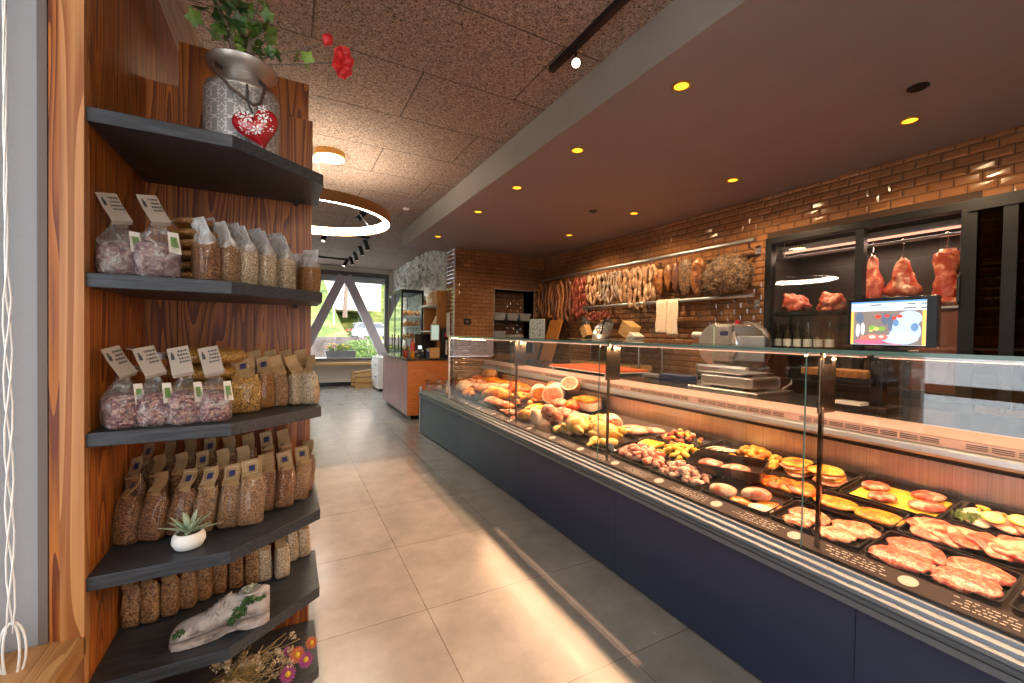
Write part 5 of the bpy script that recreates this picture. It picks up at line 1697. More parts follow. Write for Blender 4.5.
def heart(a):
    x = 16 * math.sin(a) ** 3
    y = 13 * math.cos(a) - 5 * math.cos(2 * a) - 2 * math.cos(3 * a) - math.cos(4 * a)
    return x / 17 * .063, y / 17 * .068
rr_ = []
for k in range(K):
    v = -1 + 2 * k / (K - 1)
    s = max(.05, (1 - abs(v) ** 2.4)) ** .5
    rr_.append([(heart(2 * PI * j / N)[0] * s, v * .030, heart(2 * PI * j / N)[1] * s) for j in range(N)])
hb.rings(rr_)
MT['heart_red'] = mat('heart_red', (.42, .012, .018), rough=.25, coat=.6)
ho = hb.build('heart_body', 'heart_red', t, smooth=.9)
fl = B()
q = random.Random(4)
def petalmark(cx_, cz_, r):
    for k in range(6):
        a = k * PI / 3
        d = Vector((math.cos(a), 0, math.sin(a)))
        s = Vector((-math.sin(a), 0, math.cos(a)))
        c = Vector((cx_, -.0312, cz_))
        fl.quad(c + d * r * .2, c + d * r * .6 + s * r * .22, c + d * r, c + d * r * .6 - s * r * .22)
for (x, zz, r) in ((-.012, .016, .017), (.020, .008, .013), (.0, -.016, .013), (.024, .028, .009), (-.030, .026, .009)):
    petalmark(x * 1.2, zz * 1.2, r * 1.15)
for i in range(90):
    x, zz = q.uniform(-.042, .042), q.uniform(-.03, .045)
    fl.quad((x, -.0312, zz), (x + .003, -.0312, zz), (x + .003, -.0312, zz + .0022), (x, -.0312, zz + .0022))
fl.build('blossom_pattern', 'white', ho)
B().tube([(0, 0, .040), (-.004, -.005, .07), (.004, .0, .10), (.006, .02, .13)], .003, 6).build('hanging_cord', 'print_dark', t)
t.rotation_euler = (0, -.28, -.15)
t = thing('flower_arrangement', 'artificial ivy and red poppies leaning out of the milk can', 'flowers', (-.124, 1.56, z + .318))
MT['ivy'] = mat('ivy', (.015, .05, .008), (.08, .17, .02), (.20, .32, .05), scale=9, rough=.45)
iv = B()
def leaf5(p, d, s):
    d = Vector(d).normalized()
    u = d.orthogonal().normalized()
    u.rotate(Matrix.Rotation(random.Random(int(p.x * 1e5)).uniform(0, 6), 3, d))
    n_ = d.cross(u)
    pts = []
    for k in range(10):
        a = -PI * .9 + 1.8 * PI * k / 9
        r = s * (1 if k % 2 else .6)
        pts.append(p + d * (s * .5 + math.cos(a) * r) + u * math.sin(a) * r + n_ * .1 * s * math.cos(a * 2))
    c = p + d * s * .5 + n_ * .12 * s
    vs = [iv.bm.verts.new(q_) for q_ in pts]
    cv = iv.bm.verts.new(c)
    pv = iv.bm.verts.new(p)
    for k in range(9):
        iv.bm.faces.new((cv, vs[k], vs[k + 1]))
    iv.bm.faces.new((cv, vs[9], pv))
    iv.bm.faces.new((cv, pv, vs[0]))
q = random.Random(12)
stm = B()
for i in range(64):
    a = q.uniform(0, 6.28)
    r = q.uniform(.02, .12)
    p = Vector((math.cos(a) * r - .01, math.sin(a) * r * .8 - .01, q.uniform(.03, .19)))
    if p.x > .07:
        p.x *= .6
    leaf5(p, (p.x + q.gauss(0, .06), p.y + q.gauss(0, .06), q.gauss(.03, .06)), q.uniform(.016, .028))
    if i % 3 == 0:
        stm.tube([(0, 0, -.05), p * .5 + Vector((0, 0, .02)), p], .0018, 5)
iv.build('ivy_leaves', 'ivy', t)
def polyP(pts, r):
    stm.tube(pts, r, 6)
polyP([(0, 0, -.08), (.05, -.03, .02), (.15, -.06, .06), (.225, -.08, .10)], .0022)
polyP([(0, 0, -.08), (.05, -.03, .0), (.16, -.06, .02), (.27, -.09, .045)], .0022)
stm.build('stems', 'bark', t)
iv = B()
for p, d, s in (((.14, -.055, .03), (.4, -.2, .8), .024), ((.165, -.06, .035), (.7, -.2, .6), .026), ((.10, -.045, .02), (-.2, -.2, .8), .024), ((.17, -.06, .02), (.8, .1, -.6), .016), ((.07, -.04, .03), (.2, -.4, .8), .022)):
    leaf5(Vector(p), d, s)
iv.build('stalk_leaves', 'ivy', t)
b_ = B()
pn_ = Vector((.45, -.85, -.25)).normalized()
pu = pn_.cross(Vector((0, 0, 1))).normalized()
pv = pu.cross(pn_)
for k in range(14):
    a = k * 2 * PI / 7
    r = .046 if k < 7 else .034
    d = pu * math.cos(a) * .75 + pv * math.sin(a)
    s = (pv * math.cos(a) - pu * math.sin(a)) * r * .55
    c = Vector((.270, -.09, .042))
    o_ = pn_ * (.014 if k < 7 else .02)
    b_.sheet([[c, c + d * r * .5 - s * .6 + o_, c + d * r * .95 - s * .7 + o_ * .6], [c, c + d * r * .6 + o_ * 1.4, c + d * r * 1.05 + o_ * 1.5], [c, c + d * r * .5 + s * .6 + o_, c + d * r * .95 + s * .7 + o_ * .6]])
b_.build('poppy_bloom', 'poppy', t, smooth=True) if 'poppy' in MT else None
MT['poppy'] = mat('poppy', (.50, .008, .015), (.62, .02, .02), scale=60, rough=.5, bump=.5)
if not [c for c in t.children if c.name.startswith('poppy_bloom')]:
    b_.build('poppy_bloom', 'poppy', t, smooth=True)
B().blob((.232, -.082, .108), (.015, .015, .019), .12, 60, 2).build('poppy_bud', 'poppy', t, smooth=True)

# blind cord at the side window
t = thing('blind_cord', 'white looped blind cord hanging beside the side window', 'cord', (-.492, 1.215, 0))
c_ = B()
for k in range(3):
    pts = []
    for i in range(40):
        u = i / 39
        zz = 2.7 - u * 2.02
        s = .0022 + (.004 if u > .66 else 0)
        pts.append((s * math.sin(u * 34 + k * 2.1) + .012 * max(0, u - .5), s * math.cos(u * 34 + k * 2.1) * .5, zz))
    c_.tube(pts, .0015, 6)
c_.build('cord_strands', 'white', t, smooth=True)
c_ = B()
for k in range(2):
    c_.tube([(.006 + (.012 + .008 * k) * math.sin(a), .004 * k, .70 - .12 * (1 - math.cos(a)) / 2 + .0) for a in [2 * PI * j / 20 for j in range(20)]], .0022, 6, close=True, cap=False)
c_.build('cord_loop', 'white', t, smooth=True)
B().blob((0, 0, .575), (.007, .007, .014), 0, 1, 0, sub=2).build('cord_pull', 'white', t, smooth=True)
# ================================================================== sausages and hams on the rails
MT['saus_dark'] = mat('saus_dark', (.060, .018, .008), (.17, .055, .02), scale=30, rough=.45, bump=.4)
MT['saus_brown'] = mat('saus_brown', (.12, .035, .010), (.26, .09, .022), (.36, .15, .05), scale=55, rough=.4, bump=.5)
MT['saus_pale'] = mat('saus_pale', (.27, .14, .07), (.46, .29, .17), scale=22, rough=.4, bump=.3)
MT['saus_grey'] = mat('saus_grey', (.26, .19, .14), (.42, .33, .26), scale=30, rough=.6, bump=.3)
MT['saus_red'] = mat('saus_red', (.14, .02, .012), (.25, .05, .025), scale=30, rough=.4)
MT['smoked'] = mat('smoked', (.06, .016, .005), (.17, .055, .012), (.32, .14, .04), scale=14, rough=.35, bump=.6, dist=1)
MT['crusted'] = mat('crusted', (.018, .009, .004), (.075, .035, .011), (.24, .13, .05), scale=46, rough=.6, bump=1.0, dist=.8)
ZU, ZLo = 2.19, 1.69
def hook_at(t, up):
    """S hook from the item's top over the rail; up = height of the rail axis above the item top"""
    B().tube([(0, 0, -.01), (0, -.012, .004), (0, 0, .016), (0, 0, up - .01), (-.0, .0, up + .012), (.016, 0, up + .024), (.026, 0, up + .010)], .0028, 6).build('hook', 'chrome', t)
def strand(y, z, r, m, label, group, kind, x=3.70, links=0, spread=.02, seed=0, rail=ZU):
    """a doubled string of sausage hanging from a hook; z = lowest point"""
    top = rail - .055
    t = thing('sausage_string', label, 'sausage', (x + .02, y, top), 0, group)
    q = random.Random(seed + int(y * 1000))
    L = top - z
    b_ = B()
    pts, rad = [], []
    n = 60
    for i in range(n + 1):
        u = i / n
        if kind == 'loop':
            a = u * PI
            s = -1 + 2 * u
            yy = spread * (1.6 * math.sin(PI * u) ** .4) * (-1 if u < .5 else 1) * min(1, abs(s) * 1.2 + .0)
            if u < .5:
                zz = -L * min(1, (u / .46)) if u < .46 else -L * (1 + .0)
            else:
                zz = -L * min(1, ((1 - u) / .46))
            yy = -spread if u < .44 else (spread if u > .56 else -spread + 2 * spread * (u - .44) / .12)
            d = min(u, 1 - u)
            zz = -L * (d / .5) ** .96
            if d < .06:
                yy *= d / .06
        else:
            zz = -L * u
            yy = .006 * math.sin(u * 9 + seed)
        k = 1
        if links:
            tot = links * (2 if kind == 'loop' else 1)
            f = (u * tot) % 1
            k = max(.25, math.sin(PI * min(max(f, .02), .98)) ** .38)
        pts.append((.012 * math.sin(u * 20 + y * 31) + .004 * q.uniform(-1, 1), yy + .008 * math.sin(u * 14 + y * 13), zz))
        rad.append(r * k * (1 + .05 * q.uniform(-1, 1)) * (.5 if u < .01 or u > .99 else 1))
    b_.tube(pts, rad, 8)
    b_.build('sausage_body', m, t, smooth=True)
    hook_at(t, rail - top)
    return t
G1 = 'dark dried sausages at the far end of the upper rail'
for i, (y, z) in enumerate(((6.00, 1.62), (5.89, 1.58), (5.70, 1.55), (5.58, 1.52), (5.42, 1.48), (5.22, 1.50))):
    strand(y, z, .026, 'saus_dark' if i % 2 else 'saus_brown', '%s long dark sausage loop from the far end of the upper rail' % ORD[i], G1, 'loop', spread=.045, seed=i)
for i, (y, z) in enumerate(((5.08, 1.60), (5.00, 1.52), (4.92, 1.56), (4.84, 1.58))):
    strand(y, z, .017, 'saus_red', '%s thin dark red link string beside the long dark sausages' % ORD[i], 'thin dark red link strings', 'loop', links=5, spread=.024, seed=i)
G2 = 'pale sausage strings on the upper rail'
for i, (y, z) in enumerate(((4.74, 1.78), (4.65, 1.72), (4.55, 1.78), (4.46, 1.76), (4.385, 1.75), (4.30, 1.72))):
    strand(y, z, .022 if i < 3 else .015, 'saus_pale' if i < 3 else 'saus_grey', '%s pale link string after the dark red ones on the upper rail' % ORD[i], G2, 'loop', links=3 if i < 3 else 4, spread=.032, seed=i + 7)
for i, (y, z) in enumerate(((4.20, 1.80), (4.13, 1.80))):
    strand(y, z, .020, 'saus_grey', ['grey dusty sausage string left of the long pale ones', 'grey dusty sausage string right beside the long pale ones'][i], 'grey sausage strings', 'loop', links=2, spread=.026, seed=i + 17)
for i, (y, z) in enumerate(((4.06, 1.72), (3.98, 1.70), (3.89, 1.64), (3.80, 1.62), (3.72, 1.64), (3.635, 1.72), (3.56, 1.71))):
    strand(y, z, .026 if i in (0, 5, 6) else .022, 'saus_pale', '%s thick pale sausage string left of the smoked hams' % ORD[i], 'thick pale sausage strings', 'loop', links=[1, 3, 4, 4, 3, 2, 2][i], spread=.034, seed=i + 27)
def ham(label, y, z0, z1, ry, rx, m, seed, bend=0):
    t = thing('smoked_ham', label, 'ham', (3.72, y, z1), 0, 'smoked hams on the upper rail')
    L = z1 - z0
    rr_ = []
    N = 18
    for i in range(16):
        u = i / 15
        w_ = (math.sin(PI * min(.985, max(.03, u ** .75))) ** .42)
        rr_.append([(rx * w_ * math.cos(a) * (1 + .22 * noise.noise(Vector((math.cos(a), math.sin(a), u * 4 + seed)))),
                     ry * w_ * math.sin(a) * (1 + .22 * noise.noise(Vector((math.cos(a), math.sin(a), u * 4 + seed + 5)))) + bend * math.sin(PI * u), -L * u) for a in [2 * PI * j / N for j in range(N)]])
    B().rings(rr_).build('ham_body', m, t, smooth=True)
    hook_at(t, ZU - z1)
ham('golden smoked ham piece, first of the hams beside the pale sausages', 3.455, 1.78, 2.06, .075, .05, 'smoked', 1, .02)
ham('golden smoked ham piece, second of the hams on the upper rail', 3.335, 1.81, 2.10, .055, .05, 'smoked', 4)
ham('dark smoked ham, third of the hams on the upper rail', 3.235, 1.78, 2.11, .05, .05, 'saus_dark', 7)
ham('broad brown smoked bacon side in the middle of the hams', 3.11, 1.74, 2.13, .10, .04, 'crusted', 9)
ham('brown and orange smoked bacon next to the big crusted ham', 2.955, 1.73, 2.11, .085, .045, 'smoked', 12, .01)
t = thing('crusted_ham', 'very large dark ham with bristly spice crust at the rail end', 'ham', (3.70, 2.62, 1.90))
bm_ = B()
bm_.blob((0, 0, 0), (.09, .265, .20), .10, 6, 3, sub=5, amp2=.07)
bm_.build('ham_body', 'crusted', t, smooth=True)
fz = B()
q = random.Random(2)
for i in range(700):
    a, h_ = q.uniform(PI * .55, PI * 1.45), q.uniform(-1, 1)
    d = Vector((math.cos(a) * math.sqrt(1 - h_ * h_), math.sin(a) * math.sqrt(1 - h_ * h_), h_))
    p = Vector((d.x * .092, d.y * .265, d.z * .20))
    w_ = d.orthogonal().normalized() * .004
    e = p + d * .018 + Vector((q.gauss(0, .01), q.gauss(0, .02), q.gauss(0, .02)))
    fz.quad(p - w_, p + w_, e + w_ * .4, e - w_ * .4)
fz.build('spice_crust', 'crusted', t)
B().tube([(0, -.05, .16), (.01, -.05, .24), (.02, -.05, .30), (.035, -.05, .312), (.045, -.05, .30)], .004, 6).build('hook', 'chrome', t)
B().tube([(0, .10, .16), (.01, .10, .24), (.02, .10, .30), (.035, .10, .312), (.045, .10, .30)], .004, 6).build('hook', 'chrome', t)
for i, y in enumerate((4.76, 4.69, 4.62, 4.55, 4.48, 4.41, 4.34)):
    strand(y, 1.50, .013, 'saus_red', '%s small dark red sausage pair from the left on the lower rail' % ORD[i], 'small dark red sausages on the lower rail', 'loop', x=3.70, links=1, spread=.016, seed=i + 40, rail=ZLo)
for i, (y, z0) in enumerate(((3.40, 1.34), (3.25, 1.32))):
    t = thing('hanging_cloth', ['cream cloth hanging left on the lower rail', 'cream cloth hanging right on the lower rail'][i], 'cloth', (3.70, y, 1.711), 0, 'cream cloths on the lower rail')
    g = []
    for k in range(20):
        row = []
        for j in range(12):
            v = j / 11 - .5
            x = -.0 if k < 2 else -.006
            x = -.012 + .008 * math.sin(v * 9 + i) * (k / 19)
            zz = -(1.711 - z0) * max(0, (k - 3)) / 16
            if k < 4:
                a = PI * k / 4
                x, zz = .02 + .021 * math.cos(a) , -.0 + .021 * (math.sin(a) - 1) + .002
            row.append((x - .0, v * .145 + .006 * math.sin(k * .5 + i), zz))
        g.append(row)
    o = B().sheet(g).build('cloth_fold', 'cloth', t, smooth=True) if 'cloth' in MT else None
    if not o:
        MT['cloth'] = mat('cloth', (.62, .50, .36), (.72, .60, .46), scale=40, rough=.85)
        o = B().sheet(g).build('cloth_fold', 'cloth', t, smooth=True)
    md = o.modifiers.new('solid', 'SOLIDIFY')
    md.thickness = .002

# ================================================================== food in the display
TH = math.atan(SLOPE)
RT = Matrix.Rotation(-TH, 4, 'Y')
def put(o, x, y, rz=0, up=0, tilt=(0, 0)):
    o.location = (x, y, dz(x) + up)
    o.rotation_euler = (RT @ Matrix.Rotation(rz, 4, 'Z') @ Matrix.Rotation(tilt[0], 4, 'X') @ Matrix.Rotation(tilt[1], 4, 'Y')).to_euler()
    return o
def tray(label, x0, x1, y0, y1, h=.020, up=.0008, rz=0, tilt=(0, 0)):
    w_, d_ = (x1 - x0) / 2 - .003, (y1 - y0) / 2 - .003
    t = thing('meat_tray', label, 'tray', (0, 0, 0), 0, 'black trays in the display')
    def r4(a, c, zz):
        pts = []
        k = .018
        for (sx_, sy_, a0) in ((1, 1, 0), (-1, 1, PI / 2), (-1, -1, PI), (1, -1, 1.5 * PI)):
            for j in range(4):
                an = a0 + j * PI / 6
                pts.append((sx_ * (a - k) + k * math.cos(an), sy_ * (c - k) + k * math.sin(an), zz))
        return pts
    b_ = B().rings([r4(w_ - .004, d_ - .004, 0), r4(w_ - .003, d_ - .003, h - .003), r4(w_, d_, h - .002), r4(w_, d_, h), r4(w_ - .005, d_ - .005, h), r4(w_ - .008, d_ - .008, .003)])
    b_.build('tray_body', 'tray_black', t, smooth=.6)
    put(t, (x0 + x1) / 2, (y0 + y1) / 2, rz, up, tilt)
    return t
def meat(n_, a, b_, c, s=14, rough=.3, bump=.35, **k):
    MT[n_] = mat(n_, a, b_, c, scale=s, rough=rough, detail=6, lo=.38, hi=.62, bump=bump, dist=.8, **k)
meat('m_patty', (.36, .045, .025), (.54, .115, .065), (.72, .30, .19), 75)
meat('m_salmon', (.44, .09, .04), (.60, .19, .09), (.74, .38, .24), 60)
meat('m_steak', (.36, .03, .015), (.56, .11, .055), (.78, .42, .27), 22)
meat('m_orange', (.45, .075, .004), (.62, .17, .008), (.70, .30, .03), 45)
meat('m_marin', (.38, .03, .004), (.56, .10, .008), (.70, .28, .02), 18)
meat('m_yellow', (.56, .26, .012), (.72, .42, .025), (.80, .58, .12), 26)
meat('m_roll', (.48, .10, .05), (.66, .30, .18), (.78, .54, .38), 14)
meat('m_dice', (.56, .19, .11), (.72, .36, .24), (.82, .58, .44), 36)
meat('m_pink', (.46, .09, .05), (.64, .24, .15), (.78, .48, .34), 20)
meat('m_chicken', (.56, .24, .03), (.72, .42, .08), (.80, .58, .22), 16)
meat('m_pale', (.64, .42, .28), (.74, .55, .40), (.80, .65, .5), 9)
meat('m_golden', (.30, .075, .005), (.56, .20, .015), (.72, .38, .06), 12)
meat('m_fat', (.72, .52, .36), (.80, .66, .50), (.84, .74, .6), 10)
meat('m_ham', (.60, .18, .10), (.68, .27, .17), (.74, .38, .26), 18)
meat('m_crust', (.22, .07, .015), (.40, .16, .035), (.52, .26, .08), 20)
MT['cheese'] = mat('cheese', (.72, .40, .03), (.76, .46, .05), scale=6, rough=.4)
MT['herb'] = mat('herb', (.05, .10, .01), (.12, .18, .03), scale=40, rough=.7)
MT['lemon'] = mat('lemon', (.78, .52, .03), (.82, .62, .10), scale=8, rough=.35)
MT['lemon_flesh'] = mat('lemon_flesh', (.80, .62, .16), (.84, .74, .36), scale=22, rough=.3)

SEED = [0]
def piece(name, label, cat, m, r, x, y, rz=0, up=.004, amp=.10, freq=14, sub=3, group=None, tilt=(0, 0), amp2=.03, flat=.75):
    SEED[0] += 1
    if y > 2.05:
        r = tuple(v * 1.2 for v in r)
    o = B().blob((0, 0, r[2] * flat), r, amp, freq, SEED[0], sub=sub, flat=-r[2] * flat, amp2=amp2).build(name, m, smooth=True)
    tag(o, label, cat, group)
    return put(o, x, y, rz, up, tilt)

def patty(label, x, y, m='m_patty', r=.063, rz=0, up=.004, tilt=(0, 0), group=None, k=1.25):
    return piece('burger_patty', label, 'burger patty', m, (r, r * k, .015), x, y, rz, up, .09, 26, 4, group, tilt, .05, .8)

# --- front row, nearest tray first
tray('black tray of four red burger patties in the front row, nearest', 1.722, 1.94, .375, .70)
G = 'raw burger patties in the nearest front tray'
patty('burger patty at the left front of the nearest tray', 1.778, .610, rz=.2, group=G)
patty('burger patty at the left back of the nearest tray', 1.862, .602, rz=-.2, group=G)
patty('burger patty at the right front of the nearest tray', 1.782, .462, rz=.3, group=G)
patty('large burger patty at the right back of the nearest tray', 1.868, .455, r=.060, rz=0, group=G)
tray('black tray beside the nearest burger tray at the frame edge', 1.722, 1.94, .04, .37)
piece('dark_cutlet', 'dark red meat piece at the right frame edge', 'meat', 'm_steak', (.06, .09, .02), 1.84, .27, group=None)
tray('black tray of three salmon-coloured minced steaks behind the glass post', 1.722, 1.94, .705, 1.015)
G = 'salmon coloured minced steaks'
patty('salmon-coloured minced steak at the left of its tray', 1.836, .915, 'm_salmon', .058, group=G)
patty('salmon-coloured minced steak at the front middle of its tray', 1.775, .795, 'm_salmon', .050, .5, group=G)
patty('salmon-coloured minced steak at the back right of its tray', 1.858, .770, 'm_salmon', .058, .3, group=G)
patty('salmon-coloured minced steak lying flat at the front left', 1.765, .925, 'm_salmon', .040, .2, group=G)
tray('black tray with two pale meat rolls on orange slices', 1.722, 1.94, 1.02, 1.34)
piece('meat_roll', 'round pale pink meat roll at the left of its tray', 'meat roll', 'm_roll', (.042, .058, .028), 1.775, 1.25, .3, group='pale pink meat rolls')
piece('meat_roll', 'longer pale pink meat roll lying on the orange slices', 'meat roll', 'm_roll', (.036, .060, .028), 1.82, 1.118, .5, .018, group='pale pink meat rolls')
for i, (x, y, s) in enumerate(((1.765, 1.155, 1), (1.770, 1.070, 1), (1.815, 1.060, .9))):
    piece('stuffed_slice', '%s orange edged stuffed slice from the left under the meat rolls' % ORD[i], 'meat slice', 'm_orange' if i != 1 else 'm_fat', (.034, .048, .011), x, y, .3, group='stuffed slices')
t = tray('deep black tray raised above the others with chicken pieces', 1.862, 2.075, 1.19, 1.545, .045, .035, .35, (0, .02))
for i, (dx_, dy_) in enumerate(((-.03, .065), (-.01, -.06))):
    piece('chicken_breast', ['chicken breast at the left of the raised deep tray', 'chicken breast at the right of the raised deep tray'][i], 'chicken', 'm_pink', (.042, .062, .022), 1.965 + dx_, 1.37 + dy_, .5, .040, .10, 16, group='chicken in the raised tray')
tray('black tray heaped with small pale diced pork', 1.722, 1.93, 1.345, 1.66)
def heap(name, labels, cat, m, r, n, c, ext, seed, group, high=.05, x_slope=0):
    """n loose pieces piled round c; they share mesh data"""
    q = random.Random(seed)
    protos = []
    for k in range(3):
        o = B().blob((0, 0, 0), r, .14, 30, seed + k, sub=2).build(name, m, smooth=True)
        tag(o, labels, cat, group)
        protos.append(o)
    for i in range(n):
        a = q.uniform(0, 6.283)
        d = math.sqrt(q.random()) if i > n * .25 else math.sqrt(q.random()) * .55
        x, y = c[0] + ext[0] * d * math.cos(a), c[1] + ext[1] * d * math.sin(a)
        zz = .004 + r[2] * .8 + (high * (1 - d * d) * (q.uniform(.65, 1.0) if i < n * .6 else q.uniform(0, .7)))
        if i < 3:
            o = protos[i]
        else:
            o = protos[i % 3].copy()
            COL.objects.link(o)
        o.location = (x, y, dz(x) + zz)
        o.rotation_euler = (q.uniform(-.6, .6), q.uniform(-.6, .6), q.uniform(0, 6.28))
heap('pork_dice', 'small pale pink pork dice heaped in the front black tray', 'meat dice', 'm_dice', (.0135, .018, .013), 84, (1.82, 1.50), (.085, .140), 3, 'diced pork', .048)
tray('black tray of pink meat chunks at the middle glass post', 1.73, 1.93, 1.665, 1.98)
heap('meat_chunk', 'pink marbled meat chunk heaped near the middle glass post', 'meat chunk', 'm_pink', (.021, .030, .017), 56, (1.835, 1.81), (.090, .150), 5, 'pink meat chunks', .055)

# --- middle row
tray('black tray of overlapping raw steak slices', 1.945, 2.155, .38, .69)
for i in range(5):
    piece('steak_slice', '%s raw marbled steak slice from the left in the overlapping row' % ORD[i], 'steak', 'm_steak', (.082, .062, .014), 2.05 - .006 * (i % 2), .625 - i * .052, .35, .006 + .004 * i, .26, 16, 4, 'overlapping steak slices', (.12, 0), .06)
tray('black tray of two flat orange breaded cutlets', 1.945, 2.12, .695, 1.0)
piece('breaded_cutlet', 'flat orange breaded cutlet at the left', 'cutlet', 'm_orange', (.055, .082, .013), 2.025, .915, .15, group='orange breaded cutlets')
piece('breaded_cutlet', 'flat orange breaded cutlet at the right', 'cutlet', 'm_orange', (.055, .082, .013), 2.025, .765, .1, group='orange breaded cutlets')
tray('black tray of red-orange marinated cutlets with herbs', 1.945, 2.12, 1.005, 1.24)
for i in range(4):
    piece('marinated_cutlet', '%s red-orange marinated cutlet from the left behind the glass post' % ORD[i], 'cutlet', 'm_marin', (.072, .050, .014), 2.03, 1.19 - i * .050, .3, .006 + .003 * i, .12, 18, 3, 'marinated cutlets', (.1, 0))
hb_ = leaves(B(), (0, 0, 0), (.05, .07, .004), 40, .008, 31).build('herb_sprig', 'herb')
put(tag(hb_, 'small green herb sprigs on the marinated cutlets', 'herbs', kind='stuff'), 2.02, 1.10, 0, .040)
tray('black tray heaped with yellow marinated meat strips', 1.94, 2.12, 1.56, 1.83)
heap('meat_strip', 'yellow curry marinated meat strip in the heap', 'meat strip', 'm_yellow', (.014, .036, .012), 62, (2.03, 1.69), (.085, .135), 8, 'yellow meat strips', .050)
tray('black tray of yellow coated skewers behind the middle post', 1.94, 2.12, 1.84, 2.03)
for i in range(5):
    piece('yellow_skewer', '%s yellow coated skewer from the left in its row' % ORD[i], 'skewer', 'm_yellow', (.060, .013, .013), 2.03, 1.99 - i * .030, .1, .005 + .002 * i, .08, 20, 3, 'yellow skewers')

# --- back row
tray('black tray of cutlets garnished with lemon slices', 2.16, 2.40, .28, .615)
for i in range(4):
    piece('pork_cutlet', '%s pale pork cutlet from the left under the lemon slices' % ORD[i], 'cutlet', 'm_pink' if i else 'm_pale', (.078, .050, .014), 2.265, .56 - i * .066, .3, .005 + .003 * i, .13, 16, 3, 'cutlets with lemon', (.1, 0))
for i, (x, y) in enumerate(((2.225, .515), (2.25, .455), (2.21, .40))):
    t = thing('lemon_slice', '%s lemon slice from the left on the garnished cutlets' % ORD[i], 'lemon slice', (0, 0, 0), 0, 'lemon slices')
    B().lathe([(.027, 0), (.029, .002), (.027, .005)], n=24).build('lemon_rind', 'lemon', t)
    B().lathe([(.0245, .0052), (.0, .0058)], n=24, cap=False).build('lemon_flesh', 'lemon_flesh', t)
    put(t, x, y, 0, .042 + .004 * i, (.15, -.25))
hb_ = leaves(B(), (0, 0, 0), (.04, .05, .012), 60, .010, 33).build('herb_garnish', 'herb')
put(tag(hb_, 'green herb garnish beside the lemon slices', 'herbs', kind='stuff'), 2.20, .575, 0, .036)
heap('pepper_strip', 'yellow pepper strip garnish on the lemon cutlets', 'pepper strip', 'm_yellow', (.006, .02, .005), 12, (2.29, .53), (.05, .07), 18, 'yellow pepper strips', .045)
tray('black tray of red burgers lying on yellow cheese', 2.125, 2.40, .625, .955)
o = B().box((-.095, -.135, 0), (.095, .135, .008)).build('cheese_slice', 'cheese', bev=.003)
put(tag(o, 'flat yellow cheese slab under the red burgers', 'cheese'), 2.245, .785, 0, .0038)
G = 'red burgers on yellow cheese'
patty('red burger at the back left on the yellow cheese', 2.275, .875, 'm_steak', .040, .1, .0128, group=G)
patty('red burger at the front left on the yellow cheese', 2.185, .815, 'm_steak', .040, .2, .0128, group=G)
patty('red burger at the back right on the yellow cheese', 2.315, .715, 'm_steak', .042, .2, .0128, group=G)
patty('red burger at the front right on the yellow cheese', 2.215, .690, 'm_steak', .042, .3, .0128, group=G)
tray('black tray of stacked orange marinated steaks', 2.125, 2.38, .96, 1.25)
k = 0
for (y, n_) in ((1.03, 4), (1.165, 4)):
    for i in range(n_):
        piece('marinated_steak', '%s marinated steak from below in the %s stack of the back row' % (ORD[i], 'right' if y < 1.1 else 'left'), 'steak', 'm_golden' if i % 2 else 'm_salmon', (.074 - .004 * i, .066, .012), 2.235 + .006 * (i % 2), y + .006 * i, .2 * i, .004 + .013 * i, .15, 16, 3, 'stacked marinated steaks', amp2=.05)
tray('black tray of orange marinated wings along the back', 2.125, 2.38, 1.255, 1.50)
heap('marinated_wing', 'orange marinated chicken piece heaped in the back row', 'chicken', 'm_golden', (.022, .032, .018), 36, (2.22, 1.375), (.095, .115), 11, 'orange chicken pieces', .055)
tray('black tray of thin pale meat slices in the back row', 2.13, 2.38, 1.505, 1.68)
for i in range(5):
    piece('pale_slice', '%s thin pale meat slice standing in the back tray' % ORD[i], 'meat slice', 'm_pale', (.058, .040, .009), 2.22 + .006 * i, 1.63 - .022 * i, .3 * i, .010, .12, 18, 3, 'thin pale slices', (-.45 + .12 * i, .25))
tray('black tray of red and yellow pepper skewers in the back row', 2.12, 2.38, 1.69, 2.0)
heap('pepper_cube', 'red or pink cube of the mixed skewers in the back tray', 'skewer cube', 'm_steak', (.014, .016, .013), 46, (2.22, 1.85), (.095, .140), 13, 'mixed skewer cubes', .055)
heap('yellow_cube', 'yellow pepper cube of the mixed skewers', 'pepper cube', 'lemon', (.012, .013, .010), 18, (2.22, 1.86), (.090, .125), 14, 'yellow pepper cubes', .062)

